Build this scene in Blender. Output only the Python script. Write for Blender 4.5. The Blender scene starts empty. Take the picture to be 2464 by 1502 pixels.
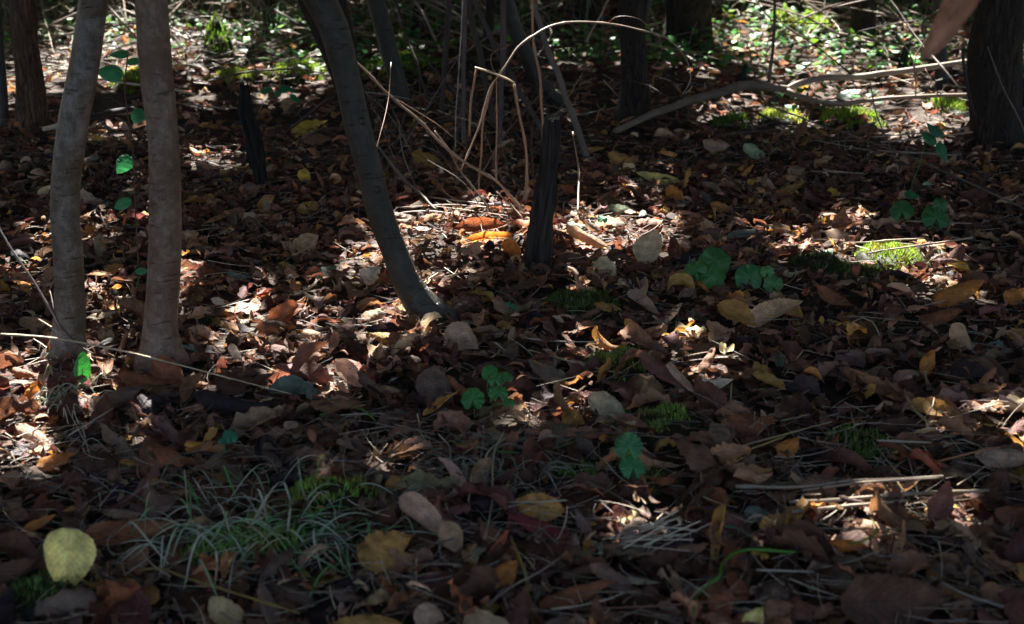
import bpy, math, random
import numpy as np
from mathutils import Vector

# ------------------------------------------------------------------ camera, world, sun
sc = bpy.context.scene
COL = sc.collection
H = 0.89                      # camera height above the litter
PW, PH = 2464.0, 1502.0       # the pixel grid all positions below were read in
FP = 3450.0                   # focal length in those pixels
PITCH = math.atan((PH/2 + 394.0) / FP)
cam_d = bpy.data.cameras.new("camera")
cam = bpy.data.objects.new("camera", cam_d); COL.objects.link(cam)
cam_d.sensor_width = 36.0
cam_d.lens = FP / PW * 36.0
cam_d.clip_start = 0.05; cam_d.clip_end = 500
cam.location = (0, 0, H)
cam.rotation_euler = (math.pi/2 - PITCH, 0, 0)
cam_d.dof.use_dof = True
cam_d.dof.focus_distance = 2.95
cam_d.dof.aperture_fstop = 6.3
sc.camera = cam

SUN_EL = math.radians(50)
SUN_AZ = math.radians(-9)     # from straight ahead (+Y), negative = towards the left
sun_vec = np.array([math.sin(SUN_AZ)*math.cos(SUN_EL), math.cos(SUN_AZ)*math.cos(SUN_EL), math.sin(SUN_EL)])
world = bpy.data.worlds.new("World"); sc.world = world; world.use_nodes = True
wn = world.node_tree
bg = wn.nodes["Background"]; bg.inputs[1].default_value = 0.055
sky = wn.nodes.new("ShaderNodeTexSky"); sky.sky_type = 'NISHITA'; sky.sun_disc = False
sky.sun_elevation = SUN_EL; sky.sun_rotation = SUN_AZ
sky.dust_density = 4.0; sky.ozone_density = 0.3; sky.air_density = 0.8
wn.links.new(sky.outputs[0], bg.inputs[0])
sl = bpy.data.lights.new("sun", 'SUN'); sl.energy = 5.0; sl.angle = math.radians(0.5); sl.color = (1.0, 0.96, 0.91)
sun = bpy.data.objects.new("sun", sl); COL.objects.link(sun)
sun.rotation_euler = Vector(tuple(sun_vec)).to_track_quat('Z', 'Y').to_euler()
sun.location = (0, 5, 12)
sc.view_settings.view_transform = 'Standard'; sc.view_settings.look = 'None'
sc.view_settings.exposure = 3.1; sc.view_settings.gamma = 1.0
sc.render.engine = 'CYCLES'
sc.cycles.max_bounces = 6; sc.cycles.diffuse_bounces = 3; sc.cycles.transmission_bounces = 3

RNG = np.random.default_rng(11)
random.seed(5)

# ------------------------------------------------------------------ helpers: picture point -> place
cp, sp_ = math.cos(PITCH), math.sin(PITCH)
def ray(px, py):
    a = (px - PW/2) / FP; b = (PH/2 - py) / FP
    return np.array([a, cp + b*sp_, -sp_ + b*cp])
def gpt(px, py, z=0.0):
    r = ray(px, py); t = (z - H) / r[2]
    return np.array([r[0]*t, r[1]*t, z])
def ypt(px, py, Y):
    r = ray(px, py); t = Y / r[1]
    return np.array([r[0]*t, Y, H + r[2]*t])
def depth(p):
    return p[1]*cp - (p[2]-H)*sp_
def m_per_px(p): return depth(p) / FP
def to_px(p):
    d = depth(p); return (PW/2 + FP*p[0]/d, PH/2 - FP*(p[1]*sp_ + (p[2]-H)*cp)/d)

# ------------------------------------------------------------------ value noise
_tab = np.random.default_rng(3).random((256, 256))
def vnoise(x, y):
    x = np.asarray(x, float); y = np.asarray(y, float)
    xi = np.floor(x).astype(int); yi = np.floor(y).astype(int)
    fx = x - xi; fy = y - yi
    fx = fx*fx*(3-2*fx); fy = fy*fy*(3-2*fy)
    a = _tab[xi % 256, yi % 256]; b = _tab[(xi+1) % 256, yi % 256]
    c = _tab[xi % 256, (yi+1) % 256]; d = _tab[(xi+1) % 256, (yi+1) % 256]
    return (a*(1-fx)+b*fx)*(1-fy) + (c*(1-fx)+d*fx)*fy
def sstep(a, b, x):
    t = np.clip((np.asarray(x, float)-a)/(b-a), 0, 1); return t*t*(3-2*t)
def ground_h(x, y):
    x = np.asarray(x, float); y = np.asarray(y, float)
    h = (vnoise(x*1.7+9, y*1.7+4)-.5)*0.035 + (vnoise(x*5+2, y*5)-.5)*0.014
    h = h + sstep(8.3, 11.5, y)*(0.55 + 0.5*vnoise(x*.9+40, y*.9)) * (1 - 0.6*sstep(14, 30, y))
    return h

# ------------------------------------------------------------------ mesh building
class MB:
    def __init__(s): s.v=[]; s.f4=[]; s.f3=[]; s.c=[]; s.l=[]; s.n=0
    def add(s, v, f4=None, f3=None, col=(.2,.2,.2), lf=None):
        v = np.asarray(v, float).reshape(-1, 3); n = len(v)
        if f4 is not None and len(f4): s.f4.append(np.asarray(f4, int).reshape(-1,4) + s.n)
        if f3 is not None and len(f3): s.f3.append(np.asarray(f3, int).reshape(-1,3) + s.n)
        s.v.append(v)
        c = np.asarray(col, float)
        if c.ndim == 1: c = np.tile(c, (n, 1))
        s.c.append(c.reshape(-1,3))
        s.l.append(np.zeros((n,3)) if lf is None else np.asarray(lf, float).reshape(-1,3))
        s.n += n; return s
    def mesh(s, name, mat, origin=(0,0,0), smooth=True):
        v = np.concatenate(s.v) - np.asarray(origin)
        f4 = np.concatenate(s.f4) if s.f4 else np.zeros((0,4), int)
        f3 = np.concatenate(s.f3) if s.f3 else np.zeros((0,3), int)
        me = bpy.data.meshes.new(name)
        me.vertices.add(len(v)); me.vertices.foreach_set("co", v.astype(np.float32).ravel())
        loops = np.concatenate([f4.ravel(), f3.ravel()])
        me.loops.add(len(loops)); me.loops.foreach_set("vertex_index", loops.astype(np.int32))
        np_ = len(f4)+len(f3); me.polygons.add(np_)
        st = np.concatenate([np.arange(len(f4))*4, len(f4)*4+np.arange(len(f3))*3])
        me.polygons.foreach_set("loop_start", st.astype(np.int32))
        me.polygons.foreach_set("use_smooth", np.full(np_, smooth))
        me.update(calc_edges=True)
        c = np.concatenate(s.c); c4 = np.ones((len(c),4)); c4[:,:3] = c
        a = me.attributes.new("Col", 'FLOAT_COLOR', 'POINT'); a.data.foreach_set("color", c4.astype(np.float32).ravel())
        a = me.attributes.new("lf", 'FLOAT_VECTOR', 'POINT'); a.data.foreach_set("vector", np.concatenate(s.l).astype(np.float32).ravel())
        me.materials.append(mat)
        return me
    def obj(s, name, mat, origin=(0,0,0), parent=None, smooth=True):
        me = s.mesh(name, mat, origin, smooth)
        o = bpy.data.objects.new(name, me); COL.objects.link(o)
        if parent is not None: o.parent = parent
        else: o.location = origin
        return o
def tag(o, label=None, cat=None, group=None, kind=None):
    if label: o['label'] = label
    if cat: o['category'] = cat
    if group: o['group'] = group
    if kind: o['kind'] = kind
    return o
def thing(name, loc, label, cat, group=None):
    o = bpy.data.objects.new(name, None); COL.objects.link(o); o.location = tuple(loc); o.empty_display_size = .05
    return tag(o, label, cat, group)

def resample(pts, step):
    """Catmull-Rom through pts (n,k), evenly stepped"""
    p = np.asarray(pts, float)
    if len(p) == 2: p = np.array([p[0], (p[0]+p[1])/2, p[1]])
    h = np.linalg.norm(np.diff(p[:,:3], axis=0), axis=1) + 1e-9
    dl = np.diff(p, axis=0)/h[:,None]
    T = np.vstack([dl[0], (dl[:-1]*h[1:,None] + dl[1:]*h[:-1,None])/(h[1:]+h[:-1])[:,None], dl[-1]])
    out = []
    for i in range(len(p)-1):
        n = max(1, int(h[i]/step + .5))
        for j in range(n):
            t = j/n; t2 = t*t; t3 = t2*t
            out.append((2*t3-3*t2+1)*p[i] + (t3-2*t2+t)*h[i]*T[i] + (-2*t3+3*t2)*p[i+1] + (t3-t2)*h[i]*T[i+1])
    out.append(p[-1]); return np.array(out)
def tube_geo(path, rad, sides=8, bump=0.0, nf=8.0, seed=0.0, flat=1.0, cap=True):
    path = np.asarray(path, float); n = len(path); rad = np.broadcast_to(np.asarray(rad, float), (n,))
    T = np.gradient(path, axis=0); T /= np.linalg.norm(T, axis=1)[:,None] + 1e-12
    ref = np.array([0,0,1.]) if abs(T[0][2]) < .9 else np.array([1.,0,0])
    N = np.zeros_like(path); b = np.cross(T[0], ref); b /= np.linalg.norm(b); N[0] = b
    for i in range(1, n):
        v = N[i-1] - T[i]*np.dot(N[i-1], T[i]); N[i] = v/(np.linalg.norm(v)+1e-12)
    B = np.cross(T, N)
    ang = np.linspace(0, 2*np.pi, sides, endpoint=False)
    L = np.concatenate([[0], np.cumsum(np.linalg.norm(np.diff(path, axis=0), axis=1))])
    R = np.repeat(rad[:,None], sides, 1)
    if bump:
        A = np.cos(ang)[None,:]*1.3 + seed; Z = np.sin(ang)[None,:]*1.3
        q = vnoise(A*2 + L[:,None]*nf*.35, Z*2 + L[:,None]*nf + seed*7) - .5
        R = R * (1 + bump*2*q)
    v = path[:,None,:] + R[:,:,None]*(np.cos(ang)[None,:,None]*N[:,None,:] + flat*np.sin(ang)[None,:,None]*B[:,None,:])
    lf = np.zeros((n, sides, 3)); lf[:,:,0] = ang[None,:]/(2*np.pi); lf[:,:,1] = L[:,None]; lf[:,:,2] = seed
    i = np.arange(n-1)[:,None]; j = np.arange(sides)[None,:]
    f = np.stack([i*sides+j, i*sides+(j+1)%sides, (i+1)*sides+(j+1)%sides, (i+1)*sides+j], -1).reshape(-1,4)
    v = v.reshape(-1,3); lf = lf.reshape(-1,3); f3 = None
    if cap:
        k = len(v); v = np.vstack([v, path[0], path[-1]]); lf = np.vstack([lf, lf[0], lf[-1]])
        jj = np.arange(sides); o = (n-1)*sides
        f3 = np.vstack([np.stack([(jj+1)%sides, jj, np.full(sides, k)], -1), np.stack([o+jj, o+(jj+1)%sides, np.full(sides, k+1)], -1)])
    return v, f, f3, lf
def tube(mb, path, rad, col, **k):
    v, f, f3, lf = tube_geo(path, rad, **k); return mb.add(v, f, f3, col, lf)

# ------------------------------------------------------------------ materials
def new_mat(name):
    m = bpy.data.materials.new(name); m.use_nodes = True; nt = m.node_tree
    return m, nt, nt.nodes, nt.links, nt.nodes["Principled BSDF"], nt.nodes["Material Output"]
def math_n(N, L, op, a, b=None, c=None, clamp=False):
    n = N.new("ShaderNodeMath"); n.operation = op; n.use_clamp = clamp
    for i, x in enumerate((a, b, c)):
        if x is None: continue
        if isinstance(x, (int, float)): n.inputs[i].default_value = x
        else: L.new(x, n.inputs[i])
    return n.outputs[0]
def mixcol(N, L, f, a, b, mode='MIX'):
    n = N.new("ShaderNodeMix"); n.data_type = 'RGBA'; n.blend_type = mode
    for sk, x in ((n.inputs[0], f), (n.inputs[6], a), (n.inputs[7], b)):
        if isinstance(x, (int, float)): sk.default_value = x
        elif isinstance(x, tuple): sk.default_value = (*x, 1)
        else: L.new(x, sk)
    return n.outputs[2]
def noise_n(N, L, scale, detail=4, rough=.55, vec=None):
    n = N.new("ShaderNodeTexNoise"); n.inputs['Scale'].default_value = scale; n.inputs['Detail'].default_value = detail
    n.inputs['Roughness'].default_value = rough
    if vec is not None: L.new(vec, n.inputs['Vector'])
    return n.outputs['Fac']
def attr_n(N, name):
    n = N.new("ShaderNodeAttribute"); n.attribute_name = name; return n
def leaf_material(name, trans=.3, rough=.62, spec=.3, veins=9.0, slant=3.6, mott=.55, tgain=1.6, bumpd=.0012, radial=False, vein=-.18):
    m, nt, N, L, P, O = new_mat(name)
    col = attr_n(N, "Col").outputs['Color']
    sep = N.new("ShaderNodeSeparateXYZ"); L.new(attr_n(N, "lf").outputs['Vector'], sep.inputs[0])
    u, v = sep.outputs[0], sep.outputs[1]
    au = math_n(N, L, 'ABSOLUTE', u)
    if radial:
        ph = math_n(N, L, 'MULTIPLY', u, veins)
    else:
        ph = math_n(N, L, 'SUBTRACT', math_n(N, L, 'MULTIPLY', v, veins), math_n(N, L, 'MULTIPLY', au, slant))
    tri = math_n(N, L, 'ABSOLUTE', math_n(N, L, 'SUBTRACT', math_n(N, L, 'FRACT', ph), .5))
    mr = N.new("ShaderNodeMapRange"); L.new(tri, mr.inputs[0]); mr.inputs[1].default_value = .0; mr.inputs[2].default_value = .16
    mr.inputs[3].default_value = 1; mr.inputs[4].default_value = 0
    side = mr.outputs[0]
    if not radial:
        mr2 = N.new("ShaderNodeMapRange"); L.new(au, mr2.inputs[0]); mr2.inputs[2].default_value = .07; mr2.inputs[3].default_value = 1; mr2.inputs[4].default_value = 0
        side = math_n(N, L, 'MAXIMUM', side, mr2.outputs[0])
    tc = N.new("ShaderNodeTexCoord").outputs['Object']
    n1 = noise_n(N, L, 55, 5, .65, tc); n2 = noise_n(N, L, 420, 3, .6, tc)
    k = math_n(N, L, 'ADD', math_n(N, L, 'MULTIPLY', math_n(N, L, 'SUBTRACT', n1, .5), 2.2*mott), 1.0)
    k = math_n(N, L, 'MULTIPLY', k, math_n(N, L, 'ADD', math_n(N, L, 'MULTIPLY', math_n(N, L, 'SUBTRACT', n2, .5), .6), 1.0))
    k = math_n(N, L, 'MULTIPLY', k, math_n(N, L, 'ADD', 1.0, math_n(N, L, 'MULTIPLY', side, vein)))
    geo = N.new("ShaderNodeNewGeometry")
    k = math_n(N, L, 'MULTIPLY', k, math_n(N, L, 'ADD', math_n(N, L, 'MULTIPLY', geo.outputs['Backfacing'], .22), 1.0))
    comb = N.new("ShaderNodeCombineColor"); [L.new(k, comb.inputs[i]) for i in range(3)]
    c = mixcol(N, L, 1.0, col, comb.outputs[0], 'MULTIPLY')
    L.new(c, P.inputs['Base Color']); P.inputs['Roughness'].default_value = rough
    P.inputs['Specular IOR Level'].default_value = spec
    h = math_n(N, L, 'ADD', math_n(N, L, 'MULTIPLY', side, .28), math_n(N, L, 'MULTIPLY', n2, .6))
    h = math_n(N, L, 'ADD', h, math_n(N, L, 'MULTIPLY', n1, 1.2))
    bp = N.new("ShaderNodeBump"); bp.inputs['Strength'].default_value = .75; bp.inputs['Distance'].default_value = bumpd
    L.new(h, bp.inputs['Height']); L.new(bp.outputs[0], P.inputs['Normal'])
    g = N.new("ShaderNodeGamma"); L.new(c, g.inputs[0]); g.inputs[1].default_value = 1.25
    sc_ = N.new("ShaderNodeVectorMath"); sc_.operation = 'SCALE'; L.new(g.outputs[0], sc_.inputs[0]); sc_.inputs['Scale'].default_value = tgain
    tr = N.new("ShaderNodeBsdfTranslucent"); L.new(sc_.outputs[0], tr.inputs[0]); L.new(bp.outputs[0], tr.inputs['Normal'])
    mx = N.new("ShaderNodeMixShader"); mx.inputs[0].default_value = trans
    L.new(P.outputs[0], mx.inputs[1]); L.new(tr.outputs[0], mx.inputs[2]); L.new(mx.outputs[0], O.inputs[0])
    return m
M_dead = leaf_material("dead_leaf", trans=.34, rough=.58, spec=.28, mott=.8, bumpd=.0028)
M_green = leaf_material("green_leaf", trans=.3, rough=.42, spec=.5, veins=7, slant=2.4, mott=.25, tgain=2.2, bumpd=.0009, vein=.35)
M_round = leaf_material("round_green_leaf", trans=.3, rough=.5, spec=.4, veins=7, mott=.3, tgain=2.2, bumpd=.0006, radial=True, vein=.4)
def simple(name, rough=.7, spec=.3, nscale=80, mott=.8, bumpd=.001, stretch=(1,1,1), trans=0):
    m, nt, N, L, P, O = new_mat(name)
    col = attr_n(N, "Col").outputs['Color']
    mp = N.new("ShaderNodeMapping"); mp.inputs['Scale'].default_value = stretch
    L.new(N.new("ShaderNodeTexCoord").outputs['Object'], mp.inputs[0])
    n1 = noise_n(N, L, nscale, 5, .65, mp.outputs[0])
    k = math_n(N, L, 'ADD', math_n(N, L, 'MULTIPLY', math_n(N, L, 'SUBTRACT', n1, .5), 2*mott), 1.0)
    comb = N.new("ShaderNodeCombineColor"); [L.new(k, comb.inputs[i]) for i in range(3)]
    c = mixcol(N, L, 1.0, col, comb.outputs[0], 'MULTIPLY')
    L.new(c, P.inputs['Base Color']); P.inputs['Roughness'].default_value = rough; P.inputs['Specular IOR Level'].default_value = spec
    bp = N.new("ShaderNodeBump"); bp.inputs['Strength'].default_value = .8; bp.inputs['Distance'].default_value = bumpd
    L.new(n1, bp.inputs['Height']); L.new(bp.outputs[0], P.inputs['Normal'])
    if trans:
        tr = N.new("ShaderNodeBsdfTranslucent"); L.new(c, tr.inputs[0])
        mx = N.new("ShaderNodeMixShader"); mx.inputs[0].default_value = trans
        L.new(P.outputs[0], mx.inputs[1]); L.new(tr.outputs[0], mx.inputs[2]); L.new(mx.outputs[0], O.inputs[0])
    return m
M_stalk = simple("dry_stalk", .5, .45, 150, .5, .0008)
M_twig = simple("twig_bark", .7, .3, 220, .7, .001)
M_moss = simple("moss", .6, .3, 90, .6, .001, trans=.35)
M_grass = simple("grass_blade", .42, .5, 60, .3, .0004, trans=.3)
M_canopy = simple("shade_canopy", .6, .3, 20, .4, .001)
M_far = simple("undergrowth_leaf", .5, .25, 30, .4, .001, trans=.35)
M_char = simple("charred_wood", .8, .12, 70, 1.3, .008, (1,1,.10))
def bark(name, c1, c2, c3, smooth=True):
    m, nt, N, L, P, O = new_mat(name)
    tc = N.new("ShaderNodeTexCoord").outputs['Object']
    mp = N.new("ShaderNodeMapping"); L.new(tc, mp.inputs[0]); mp.inputs['Scale'].default_value = (1, 1, .7) if smooth else (1, 1, .16)
    big = noise_n(N, L, 16, 6, .7, tc)
    if smooth:
        fine = noise_n(N, L, 46, 8, .82, mp.outputs[0])
        fine2 = noise_n(N, L, 300, 3, .6, tc)
        mp2 = N.new("ShaderNodeMapping"); L.new(tc, mp2.inputs[0]); mp2.inputs['Scale'].default_value = (1, 1, 9)
        len_ = noise_n(N, L, 30, 3, .5, mp2.outputs[0])
        lm = N.new("ShaderNodeMapRange"); L.new(len_, lm.inputs[0]); lm.inputs[1].default_value = .62; lm.inputs[2].default_value = .70
        h = math_n(N, L, 'SUBTRACT', math_n(N, L, 'ADD', fine, math_n(N, L, 'MULTIPLY', fine2, .5)), math_n(N, L, 'MULTIPLY', lm.outputs[0], .6))
        dist = .004
    else:
        nz_ = noise_n(N, L, 70, 4, .6, mp.outputs[0])
        rid = math_n(N, L, 'ABSOLUTE', math_n(N, L, 'SUBTRACT', nz_, .5))
        mr = N.new("ShaderNodeMapRange"); L.new(rid, mr.inputs[0]); mr.inputs[2].default_value = .11
        f2 = noise_n(N, L, 160, 5, .7, mp.outputs[0])
        fine = math_n(N, L, 'MULTIPLY', mr.outputs[0], math_n(N, L, 'ADD', f2, .4))
        h = fine; dist = .012
    cr = N.new("ShaderNodeValToRGB"); L.new(fine, cr.inputs[0])
    cr.color_ramp.elements[0].position = .38 if smooth else .05; cr.color_ramp.elements[0].color = (*c1, 1)
    cr.color_ramp.elements[1].position = .62 if smooth else .75; cr.color_ramp.elements[1].color = (*c2, 1)
    mr3 = N.new("ShaderNodeMapRange"); L.new(big, mr3.inputs[0]); mr3.inputs[1].default_value = .46; mr3.inputs[2].default_value = .56; mr3.inputs[4].default_value = .85
    c = mixcol(N, L, mr3.outputs[0], cr.outputs[0], c3)
    if smooth: c = mixcol(N, L, math_n(N, L, 'MULTIPLY', lm.outputs[0], .7), c, tuple(v*.5 for v in c1))
    L.new(c, P.inputs['Base Color']); P.inputs['Roughness'].default_value = .4 if smooth else .8
    P.inputs['Specular IOR Level'].default_value = .4 if smooth else .2
    bp = N.new("ShaderNodeBump"); bp.inputs['Strength'].default_value = .8; bp.inputs['Distance'].default_value = dist
    L.new(h, bp.inputs['Height']); L.new(bp.outputs[0], P.inputs['Normal'])
    return m
M_b1 = bark("smooth_grey_bark", (.06,.045,.03), (.20,.168,.138), (.07,.048,.024))
M_b2 = bark("smooth_brown_bark", (.085,.052,.034), (.245,.165,.115), (.10,.054,.03))
M_b3 = bark("smooth_olive_bark", (.11,.08,.042), (.34,.25,.145), (.15,.11,.05))
M_b5 = bark("dark_smooth_bark", (.018,.015,.011), (.05,.042,.032), (.02,.019,.01))
M_b4 = bark("fissured_dark_bark", (.012,.009,.007), (.06,.042,.032), (.035,.026,.018), smooth=False)
M_b6 = bark("fissured_brown_bark", (.03,.018,.012), (.15,.085,.055), (.085,.048,.03), smooth=False)
M_soil, nt, N, L, P, O = new_mat("soil")
tc = N.new("ShaderNodeTexCoord").outputs['Object']
n1 = noise_n(N, L, 30, 8, .75, tc); n2 = noise_n(N, L, 3, 3, .5, tc)
cr = N.new("ShaderNodeValToRGB"); L.new(n1, cr.inputs[0]); cr.color_ramp.elements[0].position=.35; cr.color_ramp.elements[0].color=(.012,.009,.007,1)
cr.color_ramp.elements[1].position=.7; cr.color_ramp.elements[1].color=(.085,.062,.045,1)
L.new(cr.outputs[0], P.inputs['Base Color']); P.inputs['Roughness'].default_value=.9; P.inputs['Specular IOR Level'].default_value=.15
bp = N.new("ShaderNodeBump"); bp.inputs['Strength'].default_value=1; bp.inputs['Distance'].default_value=.012; L.new(n1, bp.inputs['Height']); L.new(bp.outputs[0], P.inputs['Normal'])

# ------------------------------------------------------------------ ground sheet
def sheet(x0, x1, y0, y1, s):
    xs = np.arange(x0, x1+s/2, s); ys = np.arange(y0, y1+s/2, s)
    X, Y = np.meshgrid(xs, ys); return X, Y
xs = np.unique(np.concatenate([np.linspace(-60,-8,14), np.linspace(-8,8,321), np.linspace(8,60,14)]))
ys = np.unique(np.concatenate([np.linspace(-40,0,10), np.linspace(0,13,261), np.linspace(13,80,30)]))
X, Y = np.meshgrid(xs, ys)
Z = ground_h(X, Y)
nx = len(xs); ny = len(ys)
i = np.arange(ny-1)[:,None]; j = np.arange(nx-1)[None,:]
f = np.stack([i*nx+j, i*nx+j+1, (i+1)*nx+j+1, (i+1)*nx+j], -1).reshape(-1,4)
g = MB().add(np.stack([X,Y,Z],-1), f).obj("ground", M_soil)
tag(g, kind='structure')

# ------------------------------------------------------------------ leaf shapes
def leaf_grid(R, C, L, W, k, kv, bend, twist, crumple, pleat, serr, fold, rng, asym=0.0):
    """vectorised curled ovate leaves; every argument after C is an (N,) array; returns (N,R,C,3) and lf"""
    n = len(L); s = np.linspace(0, 1, R); t = np.linspace(-1, 1, C)
    s_ = np.clip(s, .012, .995)
    a_ = rng.uniform(.5,.85,n)[:,None]; b_ = rng.uniform(.75,1.35,n)[:,None]; m = a_/(a_+b_)
    prof = s_[None,:]**a_*(1-s_[None,:])**b_/(m**a_*(1-m)**b_)
    hw = (W/2)[:,None,None] * prof[:,:,None] * np.ones((1,1,C))
    alt = np.where(np.arange(R) % 2 == 0, 1.0, -1.0)
    jit = rng.normal(0, .35, (n, R))
    e = 1 + serr[:,None]*(alt[None,:] + jit)
    edge = np.ones((n, R, C)); edge[:,:,0] = e; edge[:,:,-1] = 1 + serr[:,None]*(alt[None,:] + rng.normal(0,.35,(n,R)))
    aa = hw*edge*t[None,None,:]
    kap = (k[:,None]*(1 + kv[:,None]*(s[None,:]-.5)*2) / (W/2)[:,None])[:,:,None] + 1e-5
    kap = np.where(np.abs(kap) < 1e-3, 1e-3, kap)
    sh = asym if np.isscalar(asym) else asym[:,None,None]
    a2 = aa + sh*(W/2)[:,None,None]
    x = np.sin(kap*a2)/kap; z = (1-np.cos(kap*a2))/kap
    x = x - np.sin(kap*sh*(W/2)[:,None,None])/kap if not np.isscalar(asym) else x
    z = z + fold[:,None,None]*np.abs(aa)
    ph = rng.random((n, 6))*6.28; fr = rng.uniform(1.2, 3.2, (n, 3))
    S = s[None,:,None]; T = t[None,None,:]
    wob = (np.sin(6.28*fr[:,0,None,None]*S + ph[:,0,None,None] + 2.0*T) * np.cos(2.2*T + ph[:,1,None,None])
           + .7*np.sin(6.28*fr[:,1,None,None]*1.7*S + ph[:,2,None,None] - 3.5*T))
    z = z + crumple[:,None,None]*W[:,None,None]*wob*(.25 + .75*np.abs(T))
    z = z + pleat[:,None,None]*np.sin(6.283*(S*8.5 - np.abs(T)*2.6))*np.abs(np.sin(np.pi*np.minimum(np.abs(T)*1.1,1)))*W[:,None,None]
    y = (S-.5)*L[:,None,None]
    tw = twist[:,None,None]*(S-.5)
    x, z = x*np.cos(tw) - z*np.sin(tw), x*np.sin(tw) + z*np.cos(tw)
    kb = bend[:,None,None]/L[:,None,None]; kb = np.where(np.abs(kb) < 1e-3, 1e-3, kb)
    th = kb*y
    yy = np.sin(th)/kb - z*np.sin(th); zz = (1-np.cos(th))/kb + z*np.cos(th)
    P = np.stack([x + 0*yy, yy, zz], -1)
    P = P - P.mean(axis=(1,2), keepdims=True)
    lf = np.zeros((n, R, C, 3)); lf[...,0] = T; lf[...,1] = S; lf[...,2] = rng.random(n)[:,None,None]
    return P, lf
def grid_faces(n, R, C):
    i = np.arange(R-1)[:,None]; j = np.arange(C-1)[None,:]
    f = np.stack([i*C+j, i*C+j+1, (i+1)*C+j+1, (i+1)*C+j], -1).reshape(1,-1,4)
    return (f + (np.arange(n)*R*C)[:,None,None]).reshape(-1,4)
def basis(yaw, tilt, taz):
    """leaf frames: long axis yaw in the plane whose normal is tilted by tilt towards taz"""
    n = np.stack([np.sin(tilt)*np.cos(taz), np.sin(tilt)*np.sin(taz), np.cos(tilt)], -1)
    d = np.stack([np.cos(yaw), np.sin(yaw), 0*yaw], -1)
    a = d - n*np.sum(d*n, -1, keepdims=True); a /= np.linalg.norm(a, axis=-1, keepdims=True)
    s = np.cross(a, n); return s, a, n
def place(P, s, a, n, c):
    return (P[...,0:1]*s[:,None,None,:] + P[...,1:2]*a[:,None,None,:] + P[...,2:3]*n[:,None,None,:] + c[:,None,None,:])

PAL = {  # linear base colours
 'dark brown': (.105,.05,.030), 'grey-brown': (.165,.105,.074), 'maroon brown': (.145,.062,.046), 'mid brown': (.26,.132,.072),
 'pinkish tan': (.43,.28,.185), 'tan': (.46,.29,.16), 'ochre': (.40,.215,.06), 'russet': (.27,.10,.045),
 'straw-coloured': (.50,.40,.24), 'cream': (.70,.60,.44), 'yellow': (.62,.40,.07), 'pale yellow': (.70,.60,.20), 'orange': (.50,.20,.045),
 'grey-green': (.17,.20,.15), 'yellow-green': (.38,.42,.12), 'near-black': (.04,.026,.027), 'dark red': (.20,.035,.035),'pale green':(.34,.42,.24)}
LIT_NAMES = ['dark brown','grey-brown','maroon brown','mid brown','pinkish tan','tan','ochre','russet','straw-coloured','near-black','grey-green']
LIT_W = np.array([.30,.18,.12,.18,.05,.045,.04,.03,.006,.05,.006]); LIT_W /= LIT_W.sum()
def shade_var(n, rng, a=.22): return np.exp(rng.normal(0, a, (n,1)))*np.exp(rng.normal(0, .06, (n,3)))

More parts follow.
